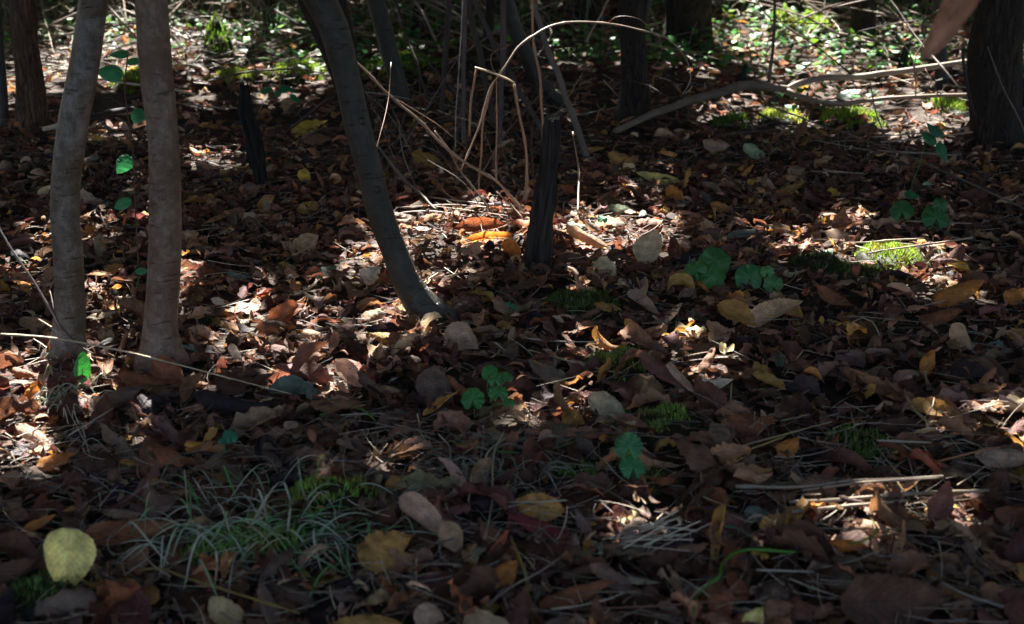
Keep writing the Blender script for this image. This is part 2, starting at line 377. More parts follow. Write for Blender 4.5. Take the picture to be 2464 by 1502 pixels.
# ------------------------------------------------------------------ leaves read one by one from the photograph
# (px, py, long-axis vector in the picture dx, dy(up), width/length, tilt to the viewer in degrees, curl, colour, label)
A = [
 (893,643,46,30,.95,48,-.6,'cream','cream leaf glaring white in the sun against the leaning sapling'),  # cream stands in for the sun blowing this leaf out
 (1163,533,185,18,.36,42,.9,'russet','long arched russet leaf lying in front of the flattened dry stalks'),
 (1184,556,140,14,.22,40,1.6,'orange','thin glowing orange curl along the lower edge of the long arched leaf'),
 (1230,577,44,-40,.8,50,.9,'orange','glowing amber leaf standing beside the foot of the charred stump'),
 (1355,557,52,6,.62,38,-.7,'pinkish tan','small tan leaf barred by a shadow just behind the charred stump foot'),
 (1412,556,98,-52,.45,45,-1.9,'tan','ribbed tan leaf rolled into a tube beside the charred stump'),
 (1560,580,42,78,.85,58,-.7,'straw-coloured','big creased cream leaf standing in the sun beyond the charred stump'),
 (1455,632,56,-34,.75,34,.8,'straw-coloured','pale cupped leaf with a torn notch below the rolled tan leaf'),
 (1113,798,80,-46,.82,50,-.3,'pinkish tan','broad flat tan leaf facing up in front of the leaning sapling foot'),
 (1463,958,92,-50,.6,42,-.3,'straw-coloured','pale yellow oval toothed leaf lying flat in the mossy middle ground'),
 (900,735,62,14,.6,36,-.5,'tan','small tan oval leaf lying left of the leaning sapling foot'),
 (1290,707,60,8,.36,30,-.6,'orange','narrow orange leaf lying flat in the shade below the charred stump'),
 (1465,718,70,-16,.45,30,-.7,'ochre','ochre leaf overhanging the dark moss hollow'),
 (1552,714,74,-58,.42,40,1.4,'pinkish tan','boat-shaped tan leaf curling beside a crumpled grey one'),
 (1526,776,44,-36,.5,50,-.6,'ochre','narrow ochre leaf leaning on edge behind the moss hollow'),
 (1586,786,46,22,.7,30,-.8,'tan','small humped tan leaf behind the reddish brown long leaf'),
 (842,874,76,-70,.52,50,.8,'pinkish tan','orange tan boat-shaped leaf with a sunlit lower rim'),
 (1052,905,80,-70,.75,48,-.3,'grey-brown','broad dull purple brown leaf standing below the flat tan one'),
 (1600,880,105,-96,.34,40,-1.1,'maroon brown','long reddish brown leaf half in the sun right of the pale grass stems'),
 (1640,900,60,-70,.42,38,-1.8,'pinkish tan','rolled tan leaf lying along the reddish brown one'),
 (1724,920,80,12,.55,40,-.9,'cream','whitish cream leaf folded over a tan roll'),
 (1856,917,82,-40,.36,38,.8,'ochre','narrow ochre leaf lying slantwise alone among dark brown leaves'),
 (1803,1006,138,10,.42,36,-.5,'russet','large orange brown toothed leaf lying flat beside the green moss'),
 (1900,1056,50,44,.85,50,-1.0,'orange','round glossy orange leaf cupped over like a dome'),
 (2250,978,140,-30,.36,34,.5,'ochre','ragged ochre leaf lying flat under a pale bent stick'),
 (2234,872,30,62,.6,55,-.7,'orange','upright orange brown leaf among dark leaves on the open litter'),
 (2316,803,44,-60,.75,52,-1.1,'tan','folded tan leaf standing below the sunlit moss cushion'),
 (2452,788,60,14,.55,40,-.6,'ochre','ochre leaf cut by the frame edge beside the folded tan leaf'),
 (2446,698,56,30,.7,40,-.4,'orange','flat orange toothed leaf at the frame edge level with the moss cushion'),
 (2306,692,130,54,.42,48,-.9,'orange','long orange leaf with a sunlit pale rim beside the moss cushion'),
 (2262,762,108,26,.4,46,-.9,'russet','russet leaf arched over a dark hollow under the long orange one'),
 (1866,752,142,56,.36,42,1.0,'tan','long folded tan leaf pointing up towards the moss cushion'),
 (1910,742,46,-42,.7,50,-.4,'ochre','ochre triangular flap beside the tip of the long folded tan leaf'),
 (1775,756,88,-50,.6,42,.5,'ochre','wide ochre leaf below the three round green seedling leaves'),
 (2012,710,80,-44,.46,40,-.8,'russet','orange brown humped leaf just below the moss cushion'),
 (2032,556,84,-22,.5,34,-.4,'pinkish tan','flat tan leaf with a pink edge behind the moss cushion'),
 (1977,513,26,18,.75,50,-.5,'yellow','tiny bright yellow leaf beside a pointed brown one'),
 (2026,508,12,52,.8,60,-.5,'mid brown','pointed brown leaf standing like a small tent'),
 (1691,528,72,-22,.52,38,-.3,'tan','yellowish tan leaf lying behind the round green seedling'),
 (1793,553,88,14,.3,34,-1.0,'grey-green','grey green ribbed leaf arched over dark litter'),
 (1722,560,70,20,.6,40,-.5,'grey-brown','crinkled mauve grey leaf behind the round green seedling'),
 (2168,623,32,8,.6,42,-.4,'yellow','small yellow leaf resting on the sunlit moss cushion'),
 (2310,628,52,-20,.5,38,1.2,'yellow','curled pale yellow leaf beyond the sunlit moss cushion'),
 (1948,612,74,18,.28,26,-.3,'pale green','thin pale greenish leaf seen almost edge on near the moss cushion'),
 (1906,654,44,8,.55,30,-.3,'straw-coloured','cream scrap of leaf touching the dark end of the moss cushion'),
 (1499,490,82,-14,.34,30,-.4,'pale green','pale greenish white leaf shining behind the charred stump'),
 (1584,405,104,-22,.32,32,-.4,'pale yellow','pale yellow toothed leaf lying flat in deep shade'),
 (1498,366,66,-30,.66,44,-.5,'ochre','dull ochre leaf tilted up beyond the pale yellow toothed leaf'),
 (1425,347,64,10,.35,30,-.4,'ochre','narrow dark ochre leaf beside the grey leaning pole foot'),
 (1630,449,40,-38,.7,44,-.7,'orange','dull orange cupped leaf beyond the pale yellow toothed leaf'),
 (744,292,82,34,.5,42,-.3,'yellow','yellow leaf lying beneath a dark slanting twig'),
 (763,338,72,6,.48,40,-.5,'mid brown','broad brown leaf just in front of the yellow leaf under the twig'),
 (568,406,64,14,.36,24,-.4,'pale yellow','yellow leaf glaring in a small sun fleck beside the thin black stump'),
 (500,395,66,-16,.28,30,-1.2,'pinkish tan','tan roll touched by the small sun fleck near the black stump'),
 (607,457,46,8,.75,46,-.3,'grey-brown','rounded grey leaf at the foot of the thin black stump'),
 (640,480,36,30,.7,46,-.6,'ochre','ochre leaf standing in front of the thin black stump'),
 (741,496,54,12,.66,44,-.4,'ochre','dull ochre toothed leaf between black stump and leaning sapling'),
 (734,426,22,-34,.7,44,-.3,'yellow','little olive yellow leaf pointing down beyond the dull ochre ones'),
 (735,567,58,34,.8,48,-.3,'tan','upright sunlit tan leaf with toothed edge left of the leaning sapling'),
 (456,560,42,14,.9,44,-.3,'tan','dull yellow tan leaf against the straight brown sapling'),
 (601,520,30,-30,.9,50,-.3,'straw-coloured','small pale heart-shaped leaf standing in shade'),
 (632,517,42,12,.62,40,-.4,'tan','pale tan leaf leaning on the small heart-shaped one'),
 (573,638,70,-14,.32,30,-.8,'grey-green','narrow grey green leaf lying in shade between the saplings'),
 (489,774,94,-14,.52,36,.4,'pinkish tan','large veined orange tan leaf in full sun beside the straight sapling'),
 (532,699,54,-16,.42,30,-.5,'cream','white glaring leaf beyond the large veined tan leaf'),  # near-white base colour carries the sun glare
 (566,820,36,-44,.5,36,-1.5,'cream','cream roll of leaf in the sun before the straight sapling'),
 (752,780,54,-12,.62,44,-.9,'tan','sunlit tan leaf bent over an amber underside'),
 (690,727,80,52,.62,44,.9,'russet','crumpled reddish leaf with sunlit toothed top between the saplings'),
 (243,726,74,16,.32,24,-.4,'straw-coloured','pale cream leaf in the sun between the two grey saplings'),
 (86,750,92,-12,.46,32,-.6,'tan','dull tan leaf tucked behind the curved grey sapling'),
 (408,862,84,-62,.7,56,-.9,'russet','russet brown leaf leaning on the foot of the straight brown sapling'),
 (360,886,150,-20,.3,30,-1.0,'russet','long dark russet leaf lying across the straight sapling foot'),
 (460,812,90,-22,.36,32,-1.0,'tan','shaded tan leaf tucked beside the straight sapling foot'),
 (706,908,128,-10,.5,34,.6,'grey-green','silvery grey green toothed leaf with a sunlit spot'),
 (745,893,34,10,.55,36,-.3,'straw-coloured','small pale yellow leaf resting on the silvery green one'),
 (558,945,190,-30,.38,36,-1.5,'near-black','long blackish purple leaf curled like a shell'),
 (292,928,104,34,.5,44,-1.2,'grey-brown','grey arched leaf below the straight sapling foot'),
 (737,842,92,18,.5,44,-.8,'mid brown','brown leaf arched over the silvery green one'),
 (74,916,16,46,.8,56,-.4,'orange','bright orange leaf standing in the sun near the grey sapling foot'),
 (101,902,76,22,.42,30,-.6,'straw-coloured','cream leaf lying in the sun behind the bright orange one'),
 (134,1072,94,28,.5,42,-.9,'orange','glowing orange cupped leaf in the sun above the big yellow leaf'),
 (317,1071,88,-10,.24,28,-.6,'ochre','thin ochre leaf lying flat in the dark litter'),
 (702,1006,38,-34,.85,50,-.3,'pinkish tan','small round orange tan leaf in the shade above the grass tuft'),
 (158,1302,-14,-150,.92,74,-.45,'pale yellow','big pale yellow green leaf standing upright and facing the viewer'),
 (308,1237,236,30,.32,46,-.9,'russet','very long russet ribbed leaf lying behind the upright yellow leaf'),
 (286,1186,96,-10,.3,34,-.6,'tan','brown tan leaf lying on the very long russet one'),
 (36,1188,72,-22,.5,40,-.4,'mid brown','dull brown leaf above the upright yellow leaf at the frame edge'),
 (88,1216,80,40,.3,46,-.6,'orange','orange sliver of leaf behind the upright yellow leaf'),
 (966,1148,78,24,.62,44,-.9,'ochre','ochre leaf folded over above the long twisted tan one'),
 (930,1302,128,60,.78,46,-.5,'ochre','big ochre brown leaf with a raised midrib and a scalloped edge'),
 (1020,1228,110,-104,.42,44,1.0,'pinkish tan','long twisted tan leaf lying slantwise below the folded ochre one'),
 (1088,1278,40,-80,.7,44,.5,'tan','olive tan flap at the end of the long twisted leaf'),
 (1298,1212,120,-20,.62,42,-.4,'ochre','ochre leaf crossed by a pale grass stem'),
 (1300,1252,150,-50,.3,34,-.8,'dark red','dull purplish red leaf under the crossed ochre one'),
 (590,1296,48,30,.9,50,-.4,'dark red','small square dark red leaf lying in the grass tuft'),
 (880,1490,180,10,.4,44,-.6,'ochre','ochre leaf with ruffled edge cut by the bottom of the frame'),
 (1036,1478,70,-60,.75,48,-.3,'pinkish tan','blurred pinkish leaf standing at the bottom of the frame'),
 (1393,1412,190,64,.28,42,-.9,'russet','long flat reddish brown leaf pointing up to the side'),
 (1080,1378,150,-10,.36,40,-.9,'maroon brown','mauve brown folded leaf beside the yellow stem'),
 (1218,1362,54,64,.7,52,-.5,'orange','upright orange brown leaf touching the yellow stem'),
 (2160,1440,270,20,.55,48,-.4,'dark brown','huge blurred dark brown leaf at the bottom of the frame'),
 (1868,1224,76,32,.62,42,-.3,'ochre','ochre leaf touching the end of the straw bundle'),
 (1828,1199,70,-8,.6,42,-.4,'grey-green','olive oval leaf just above the ochre one by the straw'),
 (1765,1230,60,30,.95,48,-.5,'maroon brown','mauve brown square leaf beside the olive oval one'),
 (1988,1150,62,58,.85,52,-.4,'mid brown','upright tan brown leaf behind the straw bundle'),
 (2294,1230,78,-20,.5,44,-.8,'tan','sun touched tan leaf right of the straw bundle'),
 (2272,1168,40,110,.6,62,-.5,'maroon brown','tall pointed maroon leaf standing above the sun touched tan one'),
 (2420,1076,140,-10,.46,44,-1.1,'pinkish tan','large arched pinkish tan leaf in the sun at the frame edge'),
 (2044,1276,100,16,.5,40,1.6,'orange','glowing orange curled leaf in the front sun fleck'),
 (2010,1292,60,-30,.5,36,-.6,'pinkish tan','pinkish white leaf below the glowing orange curl'),
 (2116,1232,120,-22,.4,38,-.6,'pinkish tan','pink sunlit leaf behind the glowing orange curl'),
 (1830,1298,44,-16,.6,40,-.6,'yellow','small golden yellow leaf at the head of the curved green stem'),
 (1662,1294,90,22,.44,38,-1.1,'mid brown','brown rolled leaf beside the frayed sunlit straw'),
 (1740,1436,54,50,.9,50,-.4,'russet','blurred orange brown leaf under the curved green stem'),
 (1876,1452,70,20,.85,52,-.5,'mid brown','blurred rounded brown leaf at the bottom near the green stem'),
 (1816,1480,46,60,.7,54,-.4,'pale yellow','blurred olive yellow leaf standing at the very bottom'),
 (2421,1408,120,-10,.5,42,-.7,'mid brown','blurred brown leaf beside the huge dark one'),
 (1588,1092,92,-14,.32,36,-1.6,'tan','tan roll of leaf touching the scalloped green seedling'),
 (1547,1366,90,-12,.24,34,-.9,'straw-coloured','narrow yellowish scrap of leaf in front of the frayed straw'),
 (1974,382,70,26,.4,40,-.8,'tan','yellowish tan leaf in the far shade before the forked branch'),
 (1916,404,44,12,.72,46,-.3,'pinkish tan','round tan leaf beside the yellowish one in the far shade'),
 (1724,342,66,-10,.68,44,-.9,'pinkish tan','crumpled tan leaf standing below the forked branch'),
 (1817,349,48,-34,.6,44,-.4,'pale green','pale green ribbed leaf below the forked branch'),
 (1815,424,30,8,.8,44,-.3,'yellow','small yellow green leaf in the open shade'),
 (1912,432,66,24,.34,38,-.7,'ochre','long ochre leaf in the open shade beyond the brown tent leaf'),
 (2008,446,34,-10,.7,44,-.3,'yellow','little mustard leaf in the open shade'),
 (1740,479,60,-18,.5,42,-.6,'orange','dull orange brown leaf in the shade behind the grey ribbed one'),
 (1030,372,70,-40,.6,46,-.6,'ochre','dull ochre leaf beneath the long slanting dry stalk'),
 (1290,440,46,6,.6,40,.8,'orange','small burnt orange leaf beside the charred stump'),
 (75,1010,90,-50,.4,40,-.8,'pinkish tan','sunlit pinkish leaf below the bright orange one'),
 (1400,862,70,-14,.46,34,-.8,'pinkish tan','sunlit pinkish leaf beneath the crossed grass stems'),
]
CAP = {'cream':1,'straw-coloured':1}
feat = []     # (x, y, radius) kept free of other top leaves
def leaf_obj(center, s, a, n, L, W, k, col, rng, R=27, C=9, kv=.3, bend=.5, twist=.4, crumple=.03, pleat=.008, serr=.05, fold=0.1, lift=True):
    P, lf = leaf_grid(R, C, np.array([L]), np.array([W]), np.array([k]), np.array([kv]), np.array([bend]), np.array([twist]),
                      np.array([crumple]), np.array([pleat]), np.array([serr]), np.array([fold]), rng)
    V = place(P, s[None], a[None], n[None], center[None])[0]
    if lift:
        g = float(ground_h(center[0], center[1]))
        zmin = np.percentile(V[...,2], 6); V[...,2] += max(g + .014 - zmin, -9)
    mb = MB(); c = np.array(col) * np.ones((R*C,3))
    tipd = vnoise(lf[0,...,1].ravel()*3+rng.random()*50, lf[0,...,0].ravel()*2)
    c = c*(.75+.5*tipd)[:,None]
    mb.add(V, grid_faces(1,R,C), None, c, lf[0])
    return mb, V
rngA = np.random.default_rng(77)
for (px,py,dx,dy,wr,phi,k,cn,label) in A:
    ph = math.radians(phi)
    p = gpt(px, py, .03); mpp = m_per_px(p)
    el = math.atan2(H-.03, p[1])
    e2 = np.array([0, math.cos(ph), math.sin(ph)]); e1 = np.array([1.,0,0])
    w = dx*mpp*e1 + dy*mpp/math.sin(ph+el)*e2
    L = np.linalg.norm(w); L = min(L, .135); a = w/np.linalg.norm(w)
    n = np.array([0,-math.sin(ph), math.cos(ph)]); s = np.cross(a, n)
    ax = abs(dx)/(abs(dx)+abs(dy)+1e-6)
    zc = max(.036, .024 + .5*L*abs(a[2]) + .25*L*wr*abs(s[2])); p = gpt(px, py, zc)
    W = L*wr
    if abs(k) > .9: W *= 1.15
    # width seen foreshortened when the axis runs across the picture
    W *= 1 + .12*ax
    W = min(W, L*.98)
    col = np.array(PAL[cn])*np.exp(rngA.normal(0,.08))
    p = p + np.array([0,0,float(ground_h(p[0],p[1]))])
    mb, V = leaf_obj(p, s, a, n, L, W*.9, k*1.25, col, rngA, bend=rngA.uniform(-.7,.5), twist=rngA.normal(0,.35),
                     crumple=(.012 if phi > 70 else rngA.uniform(.03,.075)), pleat=(.001 if phi > 70 else rngA.uniform(.001,.009)), serr=(.015 if phi > 70 else rngA.uniform(.03,.07)), fold=rngA.uniform(-.05,.15))
    o = mb.obj("fallen_leaf", M_dead, tuple(p)); tag(o, label, 'leaf', 'dead leaves lying on the forest floor')
    feat.append((p[0], p[1], L*.5))
feat_n = len(feat)

# ------------------------------------------------------------------ moss patches
# (px, py, rx, ry, height m, colour (sunlit patches painted brighter), density, label)
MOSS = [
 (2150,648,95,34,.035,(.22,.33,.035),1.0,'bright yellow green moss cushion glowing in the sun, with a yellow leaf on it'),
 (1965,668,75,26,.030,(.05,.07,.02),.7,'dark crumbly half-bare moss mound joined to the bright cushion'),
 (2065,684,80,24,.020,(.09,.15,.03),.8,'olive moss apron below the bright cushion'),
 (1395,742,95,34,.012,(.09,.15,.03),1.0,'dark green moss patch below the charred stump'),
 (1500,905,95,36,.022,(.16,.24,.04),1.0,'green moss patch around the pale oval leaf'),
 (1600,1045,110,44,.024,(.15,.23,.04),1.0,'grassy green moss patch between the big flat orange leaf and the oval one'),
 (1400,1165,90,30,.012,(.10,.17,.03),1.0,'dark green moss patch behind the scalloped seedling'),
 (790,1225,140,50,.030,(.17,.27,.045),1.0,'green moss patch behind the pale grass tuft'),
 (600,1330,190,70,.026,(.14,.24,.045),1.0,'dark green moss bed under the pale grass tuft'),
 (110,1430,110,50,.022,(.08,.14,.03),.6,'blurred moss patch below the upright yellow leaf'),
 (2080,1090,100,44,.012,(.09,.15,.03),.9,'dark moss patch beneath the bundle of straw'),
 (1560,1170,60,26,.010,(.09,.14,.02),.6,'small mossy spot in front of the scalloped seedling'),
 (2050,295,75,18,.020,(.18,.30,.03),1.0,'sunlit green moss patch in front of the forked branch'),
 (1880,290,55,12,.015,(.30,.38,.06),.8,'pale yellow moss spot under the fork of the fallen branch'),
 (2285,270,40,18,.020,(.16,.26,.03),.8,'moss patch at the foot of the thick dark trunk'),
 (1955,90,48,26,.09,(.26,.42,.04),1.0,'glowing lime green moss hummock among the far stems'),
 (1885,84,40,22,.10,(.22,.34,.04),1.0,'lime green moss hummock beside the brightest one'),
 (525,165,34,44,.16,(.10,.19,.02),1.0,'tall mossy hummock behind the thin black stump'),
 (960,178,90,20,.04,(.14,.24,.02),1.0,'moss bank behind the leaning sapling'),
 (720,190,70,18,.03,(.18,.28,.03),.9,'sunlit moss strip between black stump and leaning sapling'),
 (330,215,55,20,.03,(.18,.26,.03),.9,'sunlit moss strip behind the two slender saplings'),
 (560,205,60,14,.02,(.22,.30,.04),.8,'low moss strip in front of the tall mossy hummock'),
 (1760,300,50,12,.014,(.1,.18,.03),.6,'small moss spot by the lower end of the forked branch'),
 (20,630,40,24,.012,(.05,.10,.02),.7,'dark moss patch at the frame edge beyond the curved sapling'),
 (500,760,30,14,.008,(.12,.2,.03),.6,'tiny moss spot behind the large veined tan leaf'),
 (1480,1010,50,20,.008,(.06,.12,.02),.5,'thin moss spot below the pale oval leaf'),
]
moss_zone = []
def ellipse_w(px, py, rx, ry):
    c = gpt(px, py); a = gpt(px, py-ry); b = gpt(px, py+ry)
    return c[0], (a[1]+b[1])/2, rx*m_per_px(c), (a[1]-b[1])/2
for q, (px,py,rx,ry,h,col,dn,label) in enumerate(MOSS):
    cx, cy, ax, ay = ellipse_w(px, py, rx, ry)
    if h > .05: ay = max(ay*.35, .12)
    else: ay = min(ay, .45)
    moss_zone.append((cx,cy,ax,ay))
    area = math.pi*ax*ay; far = cy > 4
    nb = int(min(9000, area*(90000 if not far else 30000)*dn)) + 200
    r = np.sqrt(RNG.random(nb*2))*1.25; th = RNG.random(nb*2)*6.283
    X = cx + ax*r*np.cos(th); Y = cy + ay*r*np.sin(th)
    nz = vnoise(X*28+q*9, Y*28)*.65 + vnoise(X*75, Y*75+q*5)*.35
    keep = nz > .30 + .62*np.maximum(r-.45, 0)
    X, Y, r, nz = X[keep][:nb], Y[keep][:nb], r[keep][:nb], nz[keep][:nb]
    dome = h*np.sqrt(np.clip(1-r**2,0,1))*(.5+.9*nz)
    Z = ground_h(X,Y) + .006 + dome
    n = len(X); bl = (.0055 if not far else .013)*RNG.uniform(.35,1.7,n); bw = bl*.2
    yaw = RNG.random(n)*6.283; lean = RNG.uniform(.15,.9,n)
    d = np.stack([np.cos(yaw)*np.sin(lean), np.sin(yaw)*np.sin(lean), np.cos(lean)], -1)
    sd = np.stack([-np.sin(yaw), np.cos(yaw), 0*yaw], -1)
    b0 = np.stack([X,Y,Z-.002],-1)
    V = np.stack([b0-sd*bw[:,None], b0+sd*bw[:,None], b0+d*bl[:,None]*1.3], 1)
    c = np.array(col)[None,:]*(1.25 if cy < 2.6 else 1.0)*np.exp(RNG.normal(0,.3,(n,1)))*np.where(vnoise(X*60+q,Y*60)[:,None]>.66, np.array([[1.0,.62,.7]]), 1.0)  # near moss brightened in colour to offset the shade it lies in
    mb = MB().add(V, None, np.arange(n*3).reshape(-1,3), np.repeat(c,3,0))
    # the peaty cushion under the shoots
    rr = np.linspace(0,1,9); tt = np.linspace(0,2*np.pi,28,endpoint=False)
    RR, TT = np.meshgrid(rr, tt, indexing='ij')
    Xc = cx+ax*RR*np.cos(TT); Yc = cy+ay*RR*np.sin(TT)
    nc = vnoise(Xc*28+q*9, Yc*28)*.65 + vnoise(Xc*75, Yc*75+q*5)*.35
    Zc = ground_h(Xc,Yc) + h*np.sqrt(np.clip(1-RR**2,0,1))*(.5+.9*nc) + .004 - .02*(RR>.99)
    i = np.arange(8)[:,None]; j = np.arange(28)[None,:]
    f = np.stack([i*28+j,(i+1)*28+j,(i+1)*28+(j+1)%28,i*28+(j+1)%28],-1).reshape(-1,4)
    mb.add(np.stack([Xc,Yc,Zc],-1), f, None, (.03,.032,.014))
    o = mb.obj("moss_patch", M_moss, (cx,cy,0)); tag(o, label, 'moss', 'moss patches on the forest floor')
def in_moss(x, y, g=1.0):
    r = np.zeros(np.shape(x), bool)
    for cx,cy,ax,ay in moss_zone: r |= ((x-cx)/(ax*g))**2+((y-cy)/(ay*g))**2 < 1
    return r

# ------------------------------------------------------------------ 170 more leaves of the top layer, each its own object
LAND = [('the charred stump',1300,600),('the thin black stump',630,442),('the leaning sapling',1035,765),('the straight brown sapling',385,860),
 ('the curved grey sapling',165,840),('the upright yellow leaf',160,1370),('the grass tuft',650,1230),('the moss cushion',2120,650),
 ('the three round seedling leaves',1720,690),('the scalloped seedling',1515,1130),('the clover-like seedling',1180,930),('the straw bundle',2080,1190),
 ('the big ochre leaf',930,1310),('the pale oval leaf',1463,960),('the very long russet leaf',310,1240),('the curved green stem',1800,1330),
 ('the dark moss hollow',1395,742),('the thick dark trunk',2400,360),('the dome-shaped orange leaf',1900,1056),('the blackish shell-like leaf',560,945),
 ('the folded ochre leaf',966,1148),('the glowing orange curl',2044,1276),('the huge dark brown leaf',2160,1440),('the pale bent stick',2200,960),
 ('the large veined tan leaf',489,774),('the twisted tan leaf',1020,1228),('the long reddish flat leaf',1393,1412),('the long folded tan leaf',1866,752),
 ('the broad purple brown leaf',1052,905),('the yellow stem',1255,1400),('the frayed sunlit straw',1580,1290),('the glowing orange cupped leaf',134,1072),
 ('the large flat orange leaf',1803,1006),('the fallen forked branch',1600,300),('the big creased cream leaf',1560,610),('the russet arched leaf',2262,762)]
LW = np.array([gpt(x,y)[:2] for _,x,y in LAND])
auto = []; tries = 0
rngB = np.random.default_rng(21)
while len(auto) < 172 and tries < 60000:
    tries += 1
    px = rngB.uniform(-10, PW+10); py = 250 + (PH-220)*rngB.random()**.75
    if py > PH+10: continue
    p = gpt(px, py, .03)
    L = float(np.clip(rngB.normal(.068,.016), .04, .11))
    ok = True
    for (x,y,r) in feat:
        if (x-p[0])**2+(y-p[1])**2 < (r*.9+L*.36)**2: ok = False; break
    if not ok or in_moss(p[0],p[1],.8): continue
    feat.append((p[0],p[1],L*.5)); auto.append((p,L))
info = []
for p, L in auto:
    ci = rngB.choice(len(LIT_NAMES), p=LIT_W); cn = LIT_NAMES[ci]
    k = rngB.choice([-1,-1,1])*abs(rngB.normal(1.3,.8)); k = float(np.clip(k,-2.6,2.2))
    tilt = abs(rngB.normal(.25,.25)); taz = rngB.normal(-math.pi/2, 1.3)
    s,a,n = basis(np.array([rngB.random()*6.283]), np.array([tilt]), np.array([taz]))
    W = L*rngB.uniform(.42,.66)
    col = np.array(PAL[cn])*np.exp(rngB.normal(0,.12))
    mb, V = leaf_obj(p, s[0], a[0], n[0], L, W, k, col, rngB, R=23, C=7, kv=rngB.normal(0,.3), bend=rngB.normal(-.3,.8), twist=rngB.normal(0,.5),
                     crumple=rngB.uniform(.03,.09), pleat=rngB.uniform(0,.012), serr=rngB.uniform(.03,.07), fold=rngB.uniform(-.2,.3))
    o = mb.obj("fallen_leaf", M_dead, tuple(p))
    d2 = ((LW-p[None,:2])**2).sum(1); li = int(np.argmin(d2)); dx, dy = p[0]-LW[li,0], p[1]-LW[li,1]
    rel = 'behind' if dy > abs(dx) else 'in front of' if -dy > abs(dx) else ('on the left of' if dx < 0 else 'on the right of')
    form = 'tightly rolled' if abs(k) > 1.5 else 'curled' if abs(k) > .75 else 'flattish'
    size = 'large' if L > .08 else 'small' if L < .055 else 'mid-sized'
    info.append([o, f"{size} {form} {cn} leaf {rel} {LAND[li][0]}", d2[li]])
seen = {}
for e in sorted(info, key=lambda e: e[2]):
    c = seen[e[1]] = seen.get(e[1], 0)+1
    lab = e[1] + ('' if c == 1 else f", {['','second','third','fourth','fifth'][min(c-1,4)]} nearest it")
    tag(e[0], lab, 'leaf', 'dead leaves lying on the forest floor')

# ------------------------------------------------------------------ the mass of the litter
FE = np.array(feat)
def in_view(n, y0, y1, rng, power=1.0, margin=1.32):
    y = y0 + (y1-y0)*rng.random(n*2)
    wgt = (y*.36*margin+.35); keep = rng.random(n*2) < wgt/(y1*.36*margin+.35)
    y = y[keep][:n]; x = (rng.random(len(y))*2-1)*(y*.36*margin+.35)
    return x, y
def litter(N, y0, y1, R, C, Lmu, rng, mb, zlo, zhi, tiltsd, flat_in_feat=True):
    x, y = in_view(N, y0, y1, rng); n = len(x)
    L = np.clip(rng.lognormal(math.log(Lmu), .28, n), Lmu*.45, Lmu*1.7)
    u = rng.random(n)
    near = np.zeros(n, bool)
    for (fx,fy,fr) in feat:
        near |= (x-fx)**2+((y-fy+fr*.4)/1.15)**2 < (fr*.95+.012)**2
    ms = in_moss(x, y, .92)
    keep = ~ms | (rng.random(n) < .06)
    x,y,L,u,near = x[keep],y[keep],L[keep],u[keep],near[keep]; n = len(x)
    u = np.where(near, u*.12, u)
    W = L*rng.uniform(.30,.62,n)
    k = np.where(rng.random(n)<.5,-1,1)*np.abs(rng.normal(1.5,1.1,n)); k = np.clip(k,-3.1,2.9)
    tilt = np.abs(rng.normal(0,tiltsd,n)); tilt = np.where(near, tilt*.35, tilt); taz = rng.random(n)*6.283
    P, lf = leaf_grid(R, C, L, W, k, rng.normal(0,.35,n), rng.normal(-.2,1.4,n), rng.normal(0,1.0,n), rng.uniform(.03,.13,n),
                      (rng.uniform(0,.012,n) if R > 15 else np.zeros(n)), (rng.uniform(.02,.07,n) if R > 15 else rng.uniform(0,.03,n)), rng.uniform(-.2,.4,n), rng)
    s,a,nn = basis(rng.random(n)*6.283, tilt, taz)
    z = ground_h(x,y) + zlo + (zhi-zlo)*u
    V = place(P, s, a, nn, np.stack([x,y,z],-1))
    ci = rng.choice(len(LIT_NAMES), n, p=LIT_W)
    c = np.array([PAL[q] for q in LIT_NAMES])[ci]*shade_var(n, rng)
    c = np.repeat(c, R*C, 0)
    mb.add(V, grid_faces(n,R,C), None, c, lf)
rngL = np.random.default_rng(8)
mb = MB()
litter(2400, 1.25, 2.3, 17, 7, .074, rngL, mb, .004, .040, .55)
litter(6200, 2.3, 3.9, 13, 5, .053, rngL, mb, .004, .040, .55)
litter(10500, 3.9, 8.8, 8, 5, .054, rngL, mb, .004, .042, .5)
litter(15000, 1.25, 4.4, 6, 5, .024, rngL, mb, .004, .046, .7)      # broken scraps
for (fx,fy,rw) in [(168,845,46),(390,868,52),(1048,772,50),(80,322,40),(1300,612,36),(2410,362,72),(1532,294,40),(634,455,20)]:
    c0 = gpt(fx,fy,.0); r0 = rw*m_per_px(c0); n = 46
    th = rngL.random(n)*6.283; rr = r0 + rngL.random(n)*.05
    L = rngL.uniform(.03,.065,n); W = L*rngL.uniform(.4,.7,n)
    P, lf = leaf_grid(13,5,L,W,np.clip(rngL.normal(-.3,1.2,n),-2.5,2.5),rngL.normal(0,.3,n),rngL.normal(0,1,n),rngL.normal(0,.8,n),rngL.uniform(.02,.1,n),np.zeros(n),rngL.uniform(0,.04,n),rngL.uniform(-.2,.3,n),rngL)
    s,a,nn = basis(rngL.random(n)*6.283, rngL.uniform(.3,1.0,n), th)
    x = c0[0]+rr*np.cos(th); y = c0[1]+.03+rr*np.sin(th)
    V = place(P,s,a,nn,np.stack([x,y,ground_h(x,y)+.045-.5*(rr-r0)],-1))
    c = np.array([PAL[q] for q in LIT_NAMES])[rngL.choice(len(LIT_NAMES),n,p=LIT_W)]*shade_var(n,rngL)
    mb.add(V, grid_faces(n,13,5), None, np.repeat(c,65,0), lf)
tag(mb.obj("leaf_litter", M_dead), kind='stuff')

